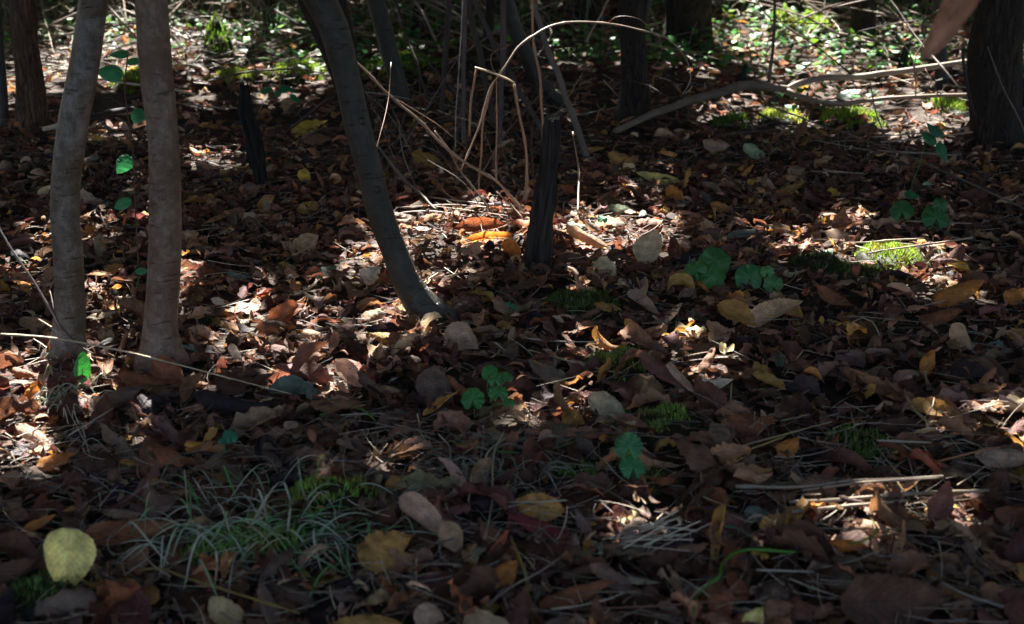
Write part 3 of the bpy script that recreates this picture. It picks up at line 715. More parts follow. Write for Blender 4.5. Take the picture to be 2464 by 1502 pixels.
# thin straw, stem and twig pieces strewn through the litter
def strands(n, y0, y1, Lr, rr, cols, rng, mb, zr=(.008,.035), bendy=.5, seg=6, lift=0., margin=1.3, bias=None, xyl=None, slope=.12):
    if xyl is None: x, y = in_view(n, y0, y1, rng, margin=margin)
    else: x, y = xyl
    for i in range(len(x)):
        L = rng.uniform(*Lr); yaw = rng.normal(bias, .35) if bias is not None else rng.random()*6.283
        c = rng.normal(0, bendy); t = np.linspace(-.5,.5,seg)
        th = yaw + c*t; dx = np.cos(th)*L/seg; dy = np.sin(th)*L/seg
        X = x[i]+np.cumsum(dx)-dx.sum()/2; Y = y[i]+np.cumsum(dy)-dy.sum()/2
        z = ground_h(X,Y)+rng.uniform(*zr)+t*L*rng.normal(0,slope)+lift*L*(.25-t*t)*rng.random()
        r = rng.uniform(*rr)
        v,f,_,lf = tube_geo(np.stack([X,Y,z],-1), r*np.linspace(1,.55,seg), sides=4, cap=False, flat=.55)
        col = np.array(cols[rng.integers(len(cols))])*math.exp(rng.normal(0,.2))
        mb.add(v,f,None,col,lf)
STRAW = [(.30,.24,.16),(.24,.19,.13),(.2,.17,.13),(.15,.115,.08),(.40,.33,.23)]
TWIGC = [(.10,.07,.05),(.16,.12,.09),(.07,.05,.04),(.2,.15,.11)]
mb = MB()
strands(2400, 1.25, 4.3, (.03,.16), (.0006,.0017), STRAW, rngL, mb, bendy=.5)
strands(2200, 1.25, 2.1, (.03,.14), (.0004,.0012), STRAW, rngL, mb, bendy=.7)
strands(900, 4.3, 8.5, (.06,.3), (.0012,.003), STRAW, rngL, mb, zr=(.02,.06))
tag(mb.obj("straw_debris", M_stalk), kind='stuff')
mb = MB()
strands(2400, 1.25, 5, (.02,.16), (.0006,.0026), TWIGC, rngL, mb, bendy=.7)
strands(500, 5, 8.5, (.1,.5), (.002,.005), TWIGC, rngL, mb, zr=(.02,.07), bendy=.6)
tag(mb.obj("twig_debris", M_twig), kind='stuff')
# ------------------------------------------------------------------ trees
TREES = []      # (empty, top xy)
def tree(pts, Y0, mat, label, sides=20, bump=.05, zt=3.5, leanY=0.0, group=None, seed=0., rough_flare=1.0, knots=(), zoff=-.04):
    """pts: (px, py, width px) from the frame's top down to the foot"""
    W = []; Y0 = gpt(pts[-1][0], pts[-1][1], .015)[1]
    for (px,py,w) in pts:
        p = ypt(px,py,Y0); p[1] += leanY*p[2]; W.append([p[0],p[1],p[2], w/2*m_per_px(p)])
    W = np.array(W)
    g = float(ground_h(W[-1,0], W[-1,1]))
    foot = W[-1].copy(); foot[2] = min(foot[2], g) + zoff; foot[3] *= 1.05*rough_flare
    W = np.vstack([W, foot]) if foot[2] < W[-1,2]-.02 else np.vstack([W[:-1], foot])
    W = W[::-1]
    d = W[-1]-W[-2]; d = d/ max(d[2], .05)
    top = W[-1]; n = 4; ext = []
    for i in range(1, n+1):
        z = top[2] + (zt-top[2])*i/n; dz = z-top[2]
        fade = 1-.5*i/n
        ext.append([top[0]+d[0]*dz*fade + .05*math.sin(i*2.1+seed), top[1]+(d[1]*fade+.03)*dz, z, top[3]*(1-.5*i/n)])
    W = np.vstack([W, ext])
    R = resample(W, .03 if Y0 < 4.5 else .06)
    base = (R[0,0], R[0,1], 0)
    e = thing("tree", base, label, "tree", group)
    mb = MB(); tube(mb, R[:,:3], R[:,3], (.2,.2,.2), sides=sides, bump=bump, nf=9, seed=seed)
    # limbs high above the frame
    tp = R[-1]
    for q in range(4):
        a = q*1.7+seed; z0 = .7+.08*q; i0 = int(len(R)*z0)
        s0 = R[i0]; pth = [s0[:3], s0[:3]+np.array([math.cos(a)*.35, math.sin(a)*.35+.1, .35]), s0[:3]+np.array([math.cos(a)*.8, math.sin(a)*.8+.2, .6])]
        pth = resample(np.array(pth), .12); tube(mb, pth, np.linspace(s0[3]*.55, .006, len(pth)), (.2,.2,.2), sides=7, bump=.05)
    t = mb.obj("trunk", mat, base, e); t.location = (0,0,0)
    for (kx,ky,kr) in knots:
        zz = ypt(kx,ky,Y0); i0 = int(np.argmin(abs(R[:,2]-zz[2]))); c = R[i0,:3]
        dirx = np.array([zz[0]-c[0], -.6*R[i0,3], 0]); dirx /= np.linalg.norm(dirx)
        dirx = dirx + np.array([0,0,.5])
        pk = np.array([c+dirx*R[i0,3]*.5, c+dirx*R[i0,3]*.95, c+dirx*R[i0,3]*1.12])
        m2 = MB(); tube(m2, pk, [R[i0,3]*kr*1.6, R[i0,3]*kr, R[i0,3]*kr*.45], (.2,.2,.2), sides=9, bump=.15)
        o = m2.obj("branch_scar", mat, base, e); o.location = (0,0,0)
    TREES.append((e, base, R[-1,:2].copy()))
    return e
tree([(225,0,66),(204,150,71),(172,330,71),(156,500,68),(165,620,71),(168,740,74),(166,800,80),(163,835,92),(160,856,120)], 2.52, M_b1,
     'slender curved grey sapling with smooth bark, one of the front pair', bump=.035, seed=1.3, knots=((165,585,.22),(180,720,.2)))
tree([(364,0,78),(375,170,80),(392,330,74),(397,500,78),(397,590,79),(392,700,80),(386,800,86),(389,840,104),(390,866,132)], 2.45, M_b2,
     'straight slender brown grey sapling with smooth bark, of the front pair', bump=.035, seed=4.1, knots=((390,300,.25),(372,480,.25),(380,560,.2)))
tree([(770,0,76),(800,60,72),(818,120,68),(838,200,62),(860,300,64),(893,420,62),(913,505,66),(946,595,63),(985,690,70),(1018,738,84),(1050,775,104)], 2.76, M_b5,
     'leaning olive grey sapling bending over at its foot in the middle', bump=.04, seed=7.7, knots=((806,112,.28),(870,290,.3),(908,455,.3)), zt=3.3)
tree([(56,0,64),(60,90,62),(68,170,66),(76,250,76),(80,322,86)], 4.25, M_b6, 'dark rough barked tree standing behind the curved grey sapling', bump=.08, seed=2.2)
tree([(-2,60,18),(2,140,20),(8,220,20),(12,308,22)], 4.4, M_b5, 'thin grey stem at the frame edge beside the dark rough tree', sides=10, seed=9.)
tree([(776,0,110),(812,110,90),(835,190,74),(858,260,66),(872,330,70)], 4.35, M_b4, 'dark trunk hidden partly behind the leaning sapling', bump=.07, seed=3.3)
tree([(905,0,46),(922,70,44),(938,130,42),(955,190,42),(968,245,48)], 4.9, M_b5, 'slim leaning trunk just beyond the leaning sapling', sides=14, bump=.05, seed=5.1)
tree([(1518,0,66),(1522,90,64),(1528,180,66),(1530,250,70),(1532,292,80)], 4.45, M_b4, 'dark trunk where the fallen branch begins, behind the arching twig', bump=.07, seed=6.4)
tree([(1556,20,16),(1536,110,18),(1512,180,20),(1494,290,26)], 4.3, M_b5, 'thin dark stem leaning against the dark trunk by the fallen branch', sides=10, seed=8.)
tree([(2404,0,110),(2396,100,118),(2392,180,122),(2398,270,120),(2410,358,140)], 4.05, M_b4, 'thick dark fissured trunk beside the ends of the forked branch', sides=28, bump=.09, seed=1.9)
tree([(1222,0,30),(1232,50,36),(1250,95,36),(1270,140,38),(1296,195,36),(1330,228,32),(1352,246,34)], 5.1, M_b5, 'mossy leaning trunk curving out at its foot behind the broken stems', sides=12, bump=.06, seed=4.8)
tree([(1655,0,118),(1655,50,112),(1652,100,124)], 6.3, M_b4, 'broad dark trunk in the far shade beyond the arching twig', bump=.08, seed=2.9)
tree([(2080,0,62),(2078,50,60),(2074,102,66)], 6.3, M_b4, 'mossy far trunk between the lime moss hummocks and the thick dark trunk', bump=.08, seed=6.9)
tree([(2255,0,26),(2262,80,28),(2266,200,34)], 5.3, M_b5, 'slim greenish trunk behind the ends of the forked branch', sides=12, seed=3.7)
tree([(1180,0,22),(1176,60,24),(1168,150,28)], 5.9, M_b4, 'thin dark trunk behind the clump of upright stems', sides=10, seed=.7)
tree([(640,0,30),(646,40,30),(650,75,34)], 6.9, M_b4, 'slim dark trunk deep in the undergrowth behind the black stump', sides=10, seed=5.7)
tree([(1010,0,28),(1006,40,28),(1004,70,32)], 7.0, M_b4, 'slim dark trunk deep in the undergrowth beyond the upright stems', sides=10, seed=7.1)
tree([(1420,0,60),(1424,30,60),(1428,62,66)], 7.2, M_b4, 'dark trunk far behind the top of the arching twig', sides=12, seed=1.1)
BG = [(-3.6,8.4),(-2.2,10.2),(-.4,10.8),(1.2,9.6),(3.0,10.6),(4.2,8.6),(-4.6,6.0),(4.3,5.6),(-3.0,13),(0.6,13.6),(3.4,13.5),(-3.2,3.6),(3.0,3.3)]
names = ['tall dark tree rising in the undergrowth','tree behind the undergrowth','tree standing past the frame edge']
for q,(x,y) in enumerate(BG):
    pz = float(ground_h(x,y)); r = .06+.05*((q*37)%10)/10
    W = np.array([[x,y,pz-.05,r*1.3],[x+.03,y,pz+.2,r],[x+.1*math.sin(q),y,1.8,r*.85],[x+.2*math.sin(q*2),y+.1,3.6,r*.5]])
    R = resample(W, .12); e = thing("tree",(x,y,0),
        'dark trunk rising far behind the undergrowth' if abs(x) < 3.3*y/9 and y>7 else 'rough barked tree standing just outside the picture','tree','trees around the clearing')
    m2 = MB(); tube(m2, R[:,:3], R[:,3], (.2,.2,.2), sides=14, bump=.08, seed=q*1.3)
    t = m2.obj("trunk", M_b4, (x,y,0), e); t.location=(0,0,0)
    TREES.append((e,(x,y,0),np.array([x+.2*math.sin(q*2),y+.1])))

# ------------------------------------------------------------------ stalks, twigs, branches
def path_px(pts):
    """pts: (px,py,Y,width px)"""
    out = []
    for (px,py,Y,w) in pts:
        p = ypt(px,py,Y); g_ = float(ground_h(p[0],p[1])) + .034
        if p[2] < g_ and Y < 5.6: p = gpt(px,py,g_)
        out.append([p[0],p[1],p[2], w/2*m_per_px(p)])
    return np.array(out)
def stem(name, label, cat, pts, col, mat, _w=.72, sides=6, bump=.06, group=None, parent=None, origin=None, step=.015, sink=False, part=None):
    W = path_px(pts); W[:,3] *= _w; R = resample(W, step)
    if len(R) > 12:
        ii = np.arange(len(R)); amp = min(R[:,3].mean()*.8, .003)*np.sin(np.pi*ii/(len(R)-1))
        o1 = W[0,0]*37+W[0,2]*11
        R[:,0] += amp*(vnoise(ii*.2+o1, ii*0+3)-.5)*2; R[:,2] += amp*(vnoise(ii*.2+o1, ii*0+9)-.5)*2
        if step < .03 and R[:,3].mean() < .006: R[:,3] *= 1 + .45*(((ii+int(abs(o1)*10)) % 7) == 0)
    mb = MB(); c = np.array(col)*np.array([.66,.58,.5])
    cc = c[None,:]*(.8+.4*vnoise(np.arange(len(R))*.37, np.full(len(R), W[0,0]*9)))[:,None]
    v,f,f3,lf = tube_geo(R[:,:3], np.maximum(R[:,3],.0005), sides=sides, bump=bump, nf=30)
    ccv = np.concatenate([np.repeat(cc, sides, 0), cc[:1], cc[-1:]]); mb.add(v,f,f3,ccv,lf)
    if parent is not None:
        o = mb.obj(name, mat, origin, parent); o.location = (0,0,0); return o, R
    b = tuple(R[np.argmin(R[:,2]),:3]); o = mb.obj(name, mat, b); tag(o, label, cat, group); return o, R
ST = (.42,.36,.26); STB = (.30,.19,.12); GR = (.20,.17,.15); GB = (.27,.23,.20)
def S(label, pts, col=ST, mat=None, name="dry_stalk", cat="stalk", **k): return stem(name, label, cat, pts, col, mat or M_stalk, **k)
# arching twig
Ya = 3.45
e = thing("arching_twig", ypt(1194,470,Ya), 'pale bare twig arching high over the litter and drooping into curls', 'twig')
o_ = tuple(ypt(1194,470,Ya))
stem("stem","", "", [(1110,408,3.42,5),(1154,300,3.43,6),(1188,196,3.45,6),(1205,174,3.45,6.5),(1223,147,3.46,6.5),(1246,113,3.48,7),(1284,85,3.5,7),(1318,65,3.52,7),(1359,54,3.55,6.5),(1420,52,3.58,6),(1478,58,3.6,5.5),(1547,73,3.62,5),(1601,89,3.64,4.5),(1632,116,3.65,3.5),(1655,150,3.65,3),(1662,190,3.64,2.5),(1642,228,3.62,1.8)], (.42,.34,.27), M_stalk, parent=e, origin=o_, sides=8)
for P_ in ([(1463,54,3.6,2.5),(1480,42,3.6,2.2),(1508,39,3.6,2),(1540,47,3.6,2),(1566,75,3.62,1.6)],
           [(1195,178,3.45,2),(1184,160,3.4,2.5),(1182,132,3.38,2.5),(1196,120,3.37,2),(1218,115,3.36,1.5),(1236,98,3.35,1)],
           [(1582,84,3.64,2.2),(1592,110,3.6,1.8),(1588,140,3.58,1.4),(1566,168,3.56,1)]):
    stem("side_shoot","", "", P_, (.3,.2,.14), M_stalk, parent=e, origin=o_, sides=5)
# broken hanging stalks
e = thing("broken_stalk", ypt(1265,488,3.4), 'dead stalk snapped over at the top, its bright end hanging down bent', 'stalk')
o_ = tuple(ypt(1265,488,3.4))
stem("stem","", "", [(1265,490,3.40,10),(1267,375,3.4,9),(1253,290,3.4,9),(1237,203,3.4,9)], (.34,.23,.16), M_stalk, parent=e, origin=o_, bump=.12, sides=8)
stem("snapped_top","", "", [(1238,200,3.4,6),(1220,190,3.4,7),(1199,181,3.4,8),(1165,169,3.4,7),(1142,162,3.4,6)], (.75,.66,.48), M_stalk, parent=e, origin=o_, bump=.12, sides=6)
stem("hanging_end","", "", [(1147,164,3.4,7),(1134,239,3.38,8),(1130,328,3.36,7)], (.34,.20,.12), M_stalk, parent=e, origin=o_, bump=.12, sides=7)
S('reddish brown dead stem standing left among the snapped stalks', [(1186,203,3.5,8),(1166,273,3.48,8),(1156,392,3.45,7),(1152,455,3.42,7)], STB, bump=.1)
S('straight thin tan stem standing under the snapped stalk', [(1195,186,3.46,4.5),(1195,300,3.45,5),(1194,440,3.42,6)], (.36,.25,.16))
S('long pale dry stalk slanting from the leaning sapling to the charred stump', [(806,108,2.85,7),(854,147,2.9,8),(939,229,3.0,8),(1018,300,3.08,9),(1100,379,3.14,10),(1195,437,3.2,9),(1262,512,3.22,7)], (.36,.29,.23), sides=8, bump=.1)
S('thin dry stalk forking down from the long slanting one', [(1046,316,3.12,5),(1076,355,3.14,6),(1103,403,3.16,6),(1185,512,3.18,6)], (.30,.24,.19))
S('short dry stalk under the end of the long slanting one', [(1195,462,3.2,5),(1230,495,3.18,6),(1262,530,3.15,6)], (.38,.28,.2))
S('hair thin reddish stem crossing in front of the leaning sapling', [(941,150,2.95,2.5),(936,229,2.9,3),(912,334,2.8,3),(871,486,2.72,2.5)], (.22,.12,.08), sides=5)
S('hair thin twig slanting above the dry stalk fork', [(939,229,3.0,2),(1052,300,3.1,2.4),(1147,380,3.2,2)], (.26,.18,.13), sides=5)
S('flattened pale stalk lying behind the long arched russet leaf', [(1030,474,3.45,5),(1154,488,3.42,6),(1275,500,3.38,6)], (.40,.34,.27), bump=.1)
S('curved pale stem lying flat beside the leaning sapling', [(930,528,3.3,3),(970,512,3.34,4),(1018,508,3.35,5),(1070,512,3.33,4),(1125,522,3.3,3)], (.42,.38,.33))
S('second flattened stalk in the pale sheaf on the litter', [(950,500,3.42,4),(1080,494,3.42,5),(1260,506,3.36,5)], (.3,.26,.2))
S('frayed short stalk lying across the pale sheaf', [(1010,492,3.4,3),(1120,505,3.38,3),(1240,522,3.32,2.5)], (.36,.3,.22))
S('thin upright grey brown stem right of the charred stump', [(1378,317,3.5,4),(1391,403,3.45,6),(1390,514,3.38,6)], (.24,.19,.15), bump=.1)
S('thin forked grey stem between leaning sapling and slanting stalk', [(960,290,3.6,3),(968,360,3.55,4),(1000,450,3.5,3.5)], GR, M_twig)
S('grey root-like stick running down beside the leaning sapling', [(905,345,3.5,9),(945,400,3.46,10),(1005,460,3.42,9),(1050,505,3.38,7)], (.14,.115,.10), M_twig, sides=8)
S('tall orange brown stem passing behind the top of the charred stump', [(1277,-60,3.62,8),(1279,0,3.6,8.5),(1286,119,3.58,9),(1301,205,3.56,9),(1306,310,3.54,8),(1306,470,3.5,8)], (.34,.20,.12), sides=8)
S('grey leaning pole with its foot beyond the charred stump', [(1262,-60,4.1,15),(1281,0,4.08,15),(1318,119,4.04,16),(1352,205,4.0,17),(1402,348,3.96,18),(1412,378,3.94,18)], (.17,.15,.14), M_twig, "leaning_pole", "pole", sides=10, _w=.95)
S('thin white dead stem standing straight in the clump of upright stems', [(1114,-20,3.95,4),(1105,150,3.93,4.5),(1098,260,3.9,4),(1095,372,3.86,3)], (.45,.42,.38))
S('straight grey stem beside the thin white one', [(1117,-20,4.15,13),(1116,120,4.12,12),(1115,240,4.08,12),(1116,348,4.03,12)], (.13,.11,.115), M_twig, "upright_stem","stem", _w=.95, sides=9)
S('dark upright stem at the near side of the clump', [(1082,-20,4.6,14),(1074,90,4.55,14),(1066,200,4.5,13),(1062,275,4.45,12)], (.07,.055,.05), M_twig, "upright_stem","stem", _w=.95, sides=9)
S('dark bent stem slanting through the clump of upright stems', [(1122,-20,4.4,15),(1136,60,4.36,16),(1152,120,4.32,16),(1178,240,4.25,16),(1190,300,4.2,14)], (.08,.065,.06), M_twig, "upright_stem","stem", _w=.95, sides=9)
S('mauve grey upright stem between snapped stalks and arching twig', [(1212,-20,4.2,15),(1211,120,4.16,15),(1206,240,4.1,14),(1200,345,4.03,13)], (.12,.095,.10), M_twig, "upright_stem","stem", _w=.95, sides=9, bump=.12)
S('dark stem leaning from the clump towards the charred stump', [(1130,-20,4.25,13),(1192,113,4.2,14),(1253,222,4.12,14),(1301,310,4.05,12),(1318,350,4.0,11)], (.085,.07,.07), M_twig, "upright_stem","stem", _w=.95, sides=9)
S('thin dark stem bending down left of the clump', [(950,-20,4.75,7),(973,68,4.7,8),(1004,154,4.6,9),(1030,240,4.5,8)], (.07,.055,.05), M_twig, "upright_stem","stem")
S('thin crooked twig crossing low through the clump', [(965,80,4.6,3),(1040,160,4.5,4),(1110,240,4.4,4),(1180,310,4.25,3)], (.10,.08,.07), M_twig,"thin_twig","twig")
S('slanting dark twig leaning on the leaning sapling', [(805,230,3.7,7),(760,262,3.85,8),(712,300,4.0,8),(690,316,4.1,6)], (.06,.045,.04), M_twig,"thin_twig","twig")
S('bluish white thin stem slanting across the curved grey sapling foot', [(-8,540,2.2,5),(31,606,2.22,6),(85,684,2.26,6.5),(113,732,2.28,6),(147,792,2.32,5)], (.40,.38,.40), bump=.05)
S('long pale grass stalk lying across both sapling feet', [(-10,803,2.1,5),(136,815,2.12,6),(250,836,2.13,6),(307,848,2.14,6),(444,882,2.15,5),(560,912,2.14,3.5),(700,948,2.12,2.5)], (.62,.53,.36))
S('short pale split stick before the curved grey sapling', [(92,768,2.3,5),(120,785,2.3,6),(136,798,2.28,4)], (.55,.48,.38))
S('dark thin stalks arching at the curved sapling foot', [(120,700,2.4,3),(150,790,2.32,5),(200,838,2.3,5),(228,852,2.28,3)], (.10,.075,.065), M_twig,"thin_twig","twig")
S('thin pale stalk running down to the dark litter near the glowing orange leaf', [(272,982,1.98,3),(215,1018,1.95,3.5),(165,1048,1.93,4)], (.5,.44,.38))
S('upright pale grass stem bent in the middle', [(1213,1040,1.95,7),(1198,1065,1.94,9),(1185,1120,1.92,8),(1185,1200,1.88,6),(1166,1298,1.83,5)], (.36,.32,.22))
S('crooked white stick lying behind the folded ochre leaf', [(1055,1045,2.0,5),(1080,1072,1.99,6),(1084,1110,1.97,4)], (.4,.37,.32))
S('yellow green stem running down out of the frame', [(1228,1290,1.76,6),(1248,1340,1.74,8),(1262,1385,1.72,7),(1272,1440,1.68,8),(1286,1520,1.62,9)], (.36,.33,.06), M_grass)
S('grey stick lying slantwise in front of the yellow stem', [(1170,1460,1.72,10),(1230,1412,1.74,8),(1300,1375,1.76,7),(1350,1340,1.78,4)], (.26,.22,.18), M_twig)
S('pale split stub poking up at the bottom of the frame', [(1213,1440,1.66,9),(1225,1475,1.65,9),(1240,1530,1.6,10)], (.5,.45,.36))
S('thin pale stem crossing the ochre leaf', [(1215,1208,1.88,4),(1290,1208,1.88,6),(1362,1204,1.88,6)], (.5,.46,.3))
S('pale olive bent stick pointing down on the open litter', [(2176,938,2.16,8),(2190,972,2.13,12),(2215,1000,2.1,10),(2240,1022,2.08,8)], (.40,.34,.2), M_twig)
S('long pale straw stem of the three crossing near the oval leaf', [(1272,842,2.42,3),(1370,868,2.37,5),(1480,895,2.33,4),(1500,898,2.33,3)], (.55,.5,.3))
S('thin straw stem lowest of the three crossing near the oval leaf', [(1290,930,2.28,3),(1390,905,2.31,4),(1470,885,2.34,3)], (.48,.45,.34))
S('bluish straw stem above the three crossing ones', [(1270,815,2.46,3),(1350,822,2.45,4),(1440,822,2.44,3)], (.40,.42,.38))
S('looped thin pale stem rising in an arch above the litter', [(2045,800,2.4,3),(2052,775,2.4,3.5),(2075,764,2.4,4),(2100,775,2.39,4),(2118,815,2.38,3)], (.42,.42,.26))
S('straight pale reed lying behind the moss cushion', [(2085,610,2.95,5),(2200,592,2.95,6),(2340,572,2.97,7)], (.36,.31,.23))
S('shorter pale reed parallel to it behind the moss cushion', [(2030,585,3.05,5),(2130,580,3.04,6),(2225,574,3.04,5)], (.33,.29,.22))
S('dark twig propped across the sunlit moss cushion', [(2112,628,2.92,8),(2140,660,2.8,9),(2180,700,2.72,9)], (.10,.07,.055), M_twig, "thin_twig","twig")
S('narrow grey reed beside the round green leaf in the far shade', [(2160,530,3.25,5),(2240,535,3.22,5),(2340,538,3.22,4)], (.34,.3,.26))
S('long thin grey twig slanting down across the far litter', [(1626,190,4.6,3),(1765,224,4.4,4),(1934,286,4.05,5),(2138,358,3.7,5.5),(2300,425,3.45,6),(2475,507,3.25,6)], (.15,.125,.12), M_twig,"thin_twig","twig")
S('thin dark twig lying below the forked branch', [(1740,322,4.1,4),(1860,312,4.15,4),(1950,292,4.2,3)], (.11,.085,.07), M_twig,"thin_twig","twig")
S('thin black twig running along the ground under the fork', [(1760,245,4.5,4),(1850,285,4.25,5),(1900,305,4.15,3)], (.05,.04,.035), M_twig,"thin_twig","twig")
S('blue grey thin stem leaning in front of the lower branch', [(2093,195,3.85,4),(2108,270,3.8,5),(2134,335,3.72,4),(2160,398,3.62,3)], (.20,.18,.20), M_twig,"thin_twig","twig")
S('thin grey twig slanting behind the ends of the forked branch', [(2135,-10,4.9,5),(2225,115,4.7,7),(2262,155,4.6,7),(2310,215,4.5,6)], (.2,.17,.16), M_twig,"thin_twig","twig")
S('thin forked twig standing across both arms of the branch', [(2118,38,4.5,3),(2160,85,4.5,4),(2190,130,4.48,5),(2202,178,4.45,6),(2204,232,4.42,5)], (.34,.29,.24), M_twig,"thin_twig","twig")
S('long bare twig sweeping across to the thick dark trunk', [(1880,52,4.7,3),(1990,56,4.6,3.5),(2080,38,4.5,4),(2150,-8,4.4,4)], (.07,.055,.05), M_twig,"thin_twig","twig")
S('dark bare twig crossing low towards the hanging leaf', [(1905,122,4.8,3),(2010,92,4.7,4),(2110,66,4.6,4.5),(2250,42,4.5,4)], (.07,.055,.05), M_twig,"thin_twig","twig")
S('dark twig slanting from the upright stub to the forked branch', [(1868,48,4.85,4),(1960,108,4.75,5),(2050,180,4.65,4)], (.06,.05,.045), M_twig,"thin_twig","twig")
S('rusty thin stem beyond the lower arm of the forked branch', [(2226,165,4.4,2.5),(2260,235,4.3,3),(2275,300,4.15,2.5)], (.24,.10,.07), M_twig,"thin_twig","twig")
S('dark thin branch pressed against the thick dark trunk', [(2316,120,4.0,10),(2322,190,3.98,10),(2332,235,3.96,8),(2345,280,3.95,6)], (.04,.032,.03), M_twig,"thin_twig","twig")
S('pale thin twig leaning down over the thick dark trunk', [(2376,112,3.84,4),(2410,205,3.82,5),(2450,280,3.8,5),(2470,330,3.78,4)], (.22,.18,.15), M_twig,"thin_twig","twig")
S('wiry dark tendril curving across the dark trunk by the branch', [(1340,142,4.1,2.5),(1400,160,4.1,3),(1450,165,4.1,3),(1510,155,4.12,2.5)], (.08,.05,.04), M_twig,"thin_twig","twig")
S('wiry tendril drooping right of the dark trunk', [(1480,190,4.15,2),(1560,205,4.1,3),(1620,235,4.05,3),(1650,222,4.05,2.5),(1662,195,4.05,2)], (.09,.06,.05), M_twig,"thin_twig","twig")
S('pale straight stalk leaning between grey pole and dark trunk', [(1468,-10,5.2,6),(1440,45,5.15,7),(1410,102,5.1,7)], (.42,.36,.3))
# standing dead shoot in the fork
e = thing("branch_shoot", ypt(1851,208,4.7), 'dark upright dead shoot rising from the fork of the fallen branch', 'branch')
o_ = tuple(ypt(1851,208,4.7))
stem("stem","", "", [(1850,212,4.7,13),(1856,140,4.7,11),(1862,60,4.7,10),(1864,-20,4.7,9)], (.12,.10,.09), M_twig, parent=e, origin=o_, sides=9, bump=.12)
stem("side_shoot","", "", [(1860,52,4.7,5),(1836,25,4.7,4),(1810,-12,4.7,4)], (.25,.21,.19), M_twig, parent=e, origin=o_)
stem("side_shoot","", "", [(1862,58,4.7,4),(1848,100,4.65,3.5),(1842,150,4.62,2.5)], (.3,.26,.23), M_twig, parent=e, origin=o_)
# forked fallen branch
e = thing("fallen_branch", ypt(1490,312,4.3), 'long forked branch, arms coloured as sunlit, lying propped across the far litter', 'branch')
o_ = tuple(ypt(1490,312,4.3))
stem("limb","", "", [(1480,316,4.22,15),(1550,284,4.3,17),(1651,246,4.42,20),(1728,225,4.5,21),(1800,206,4.56,23),(1840,208,4.6,20),(1899,215,4.64,16)], (.20,.17,.145), M_twig, parent=e, origin=o_, sides=12, bump=.06, _w=1.0)
stem("upper_arm","", "", [(1895,214,4.64,15),(1920,202,4.65,16),(1950,194,4.66,15),(2070,183,4.7,15),(2206,167,4.74,14),(2325,148,4.78,12)], (.40,.345,.30), M_twig, parent=e, origin=o_, sides=12, bump=.06, _w=1.0)  # arms coloured lighter than the limb for the sun on them
stem("lower_arm","", "", [(1892,217,4.63,13),(1933,235,4.58,13),(1984,248,4.55,11),(2104,239,4.55,10),(2220,232,4.56,9),(2325,228,4.58,8)], (.33,.28,.24), M_twig, parent=e, origin=o_, sides=10, bump=.06, _w=1.0)
stem("side_twig","", "", [(2200,166,4.72,5),(2206,130,4.7,4.5),(2232,92,4.68,3)], (.36,.31,.27), M_twig, parent=e, origin=o_)
# sticks lying near the thick trunk
for q,(lab,P_) in enumerate([('pale stick highest of the sheaf lying towards the thick trunk',[(2100,330,3.9,4),(2200,322,3.95,5),(2330,308,4.0,6)]),
   ('white stick lowest of the sheaf lying towards the thick trunk',[(2120,342,3.85,4),(2230,332,3.9,5),(2340,318,3.95,5)]),
   ('broad grey stick lying in shade before the thick trunk',[(2110,362,3.8,6),(2180,366,3.78,8),(2300,374,3.75,7)]),
   ('thin pale stick lying beyond the brown tent leaf',[(1960,338,3.9,3),(2050,354,3.85,3),(2160,378,3.75,3)]),
   ('thin bleached stick under the round tan leaf in shade',[(1950,412,3.6,3),(2010,414,3.6,4),(2080,418,3.58,3)])]):
    S(lab, P_, (.48,.42,.36) if q<2 else (.26,.23,.2), name="stick", cat="stick", bump=.1)
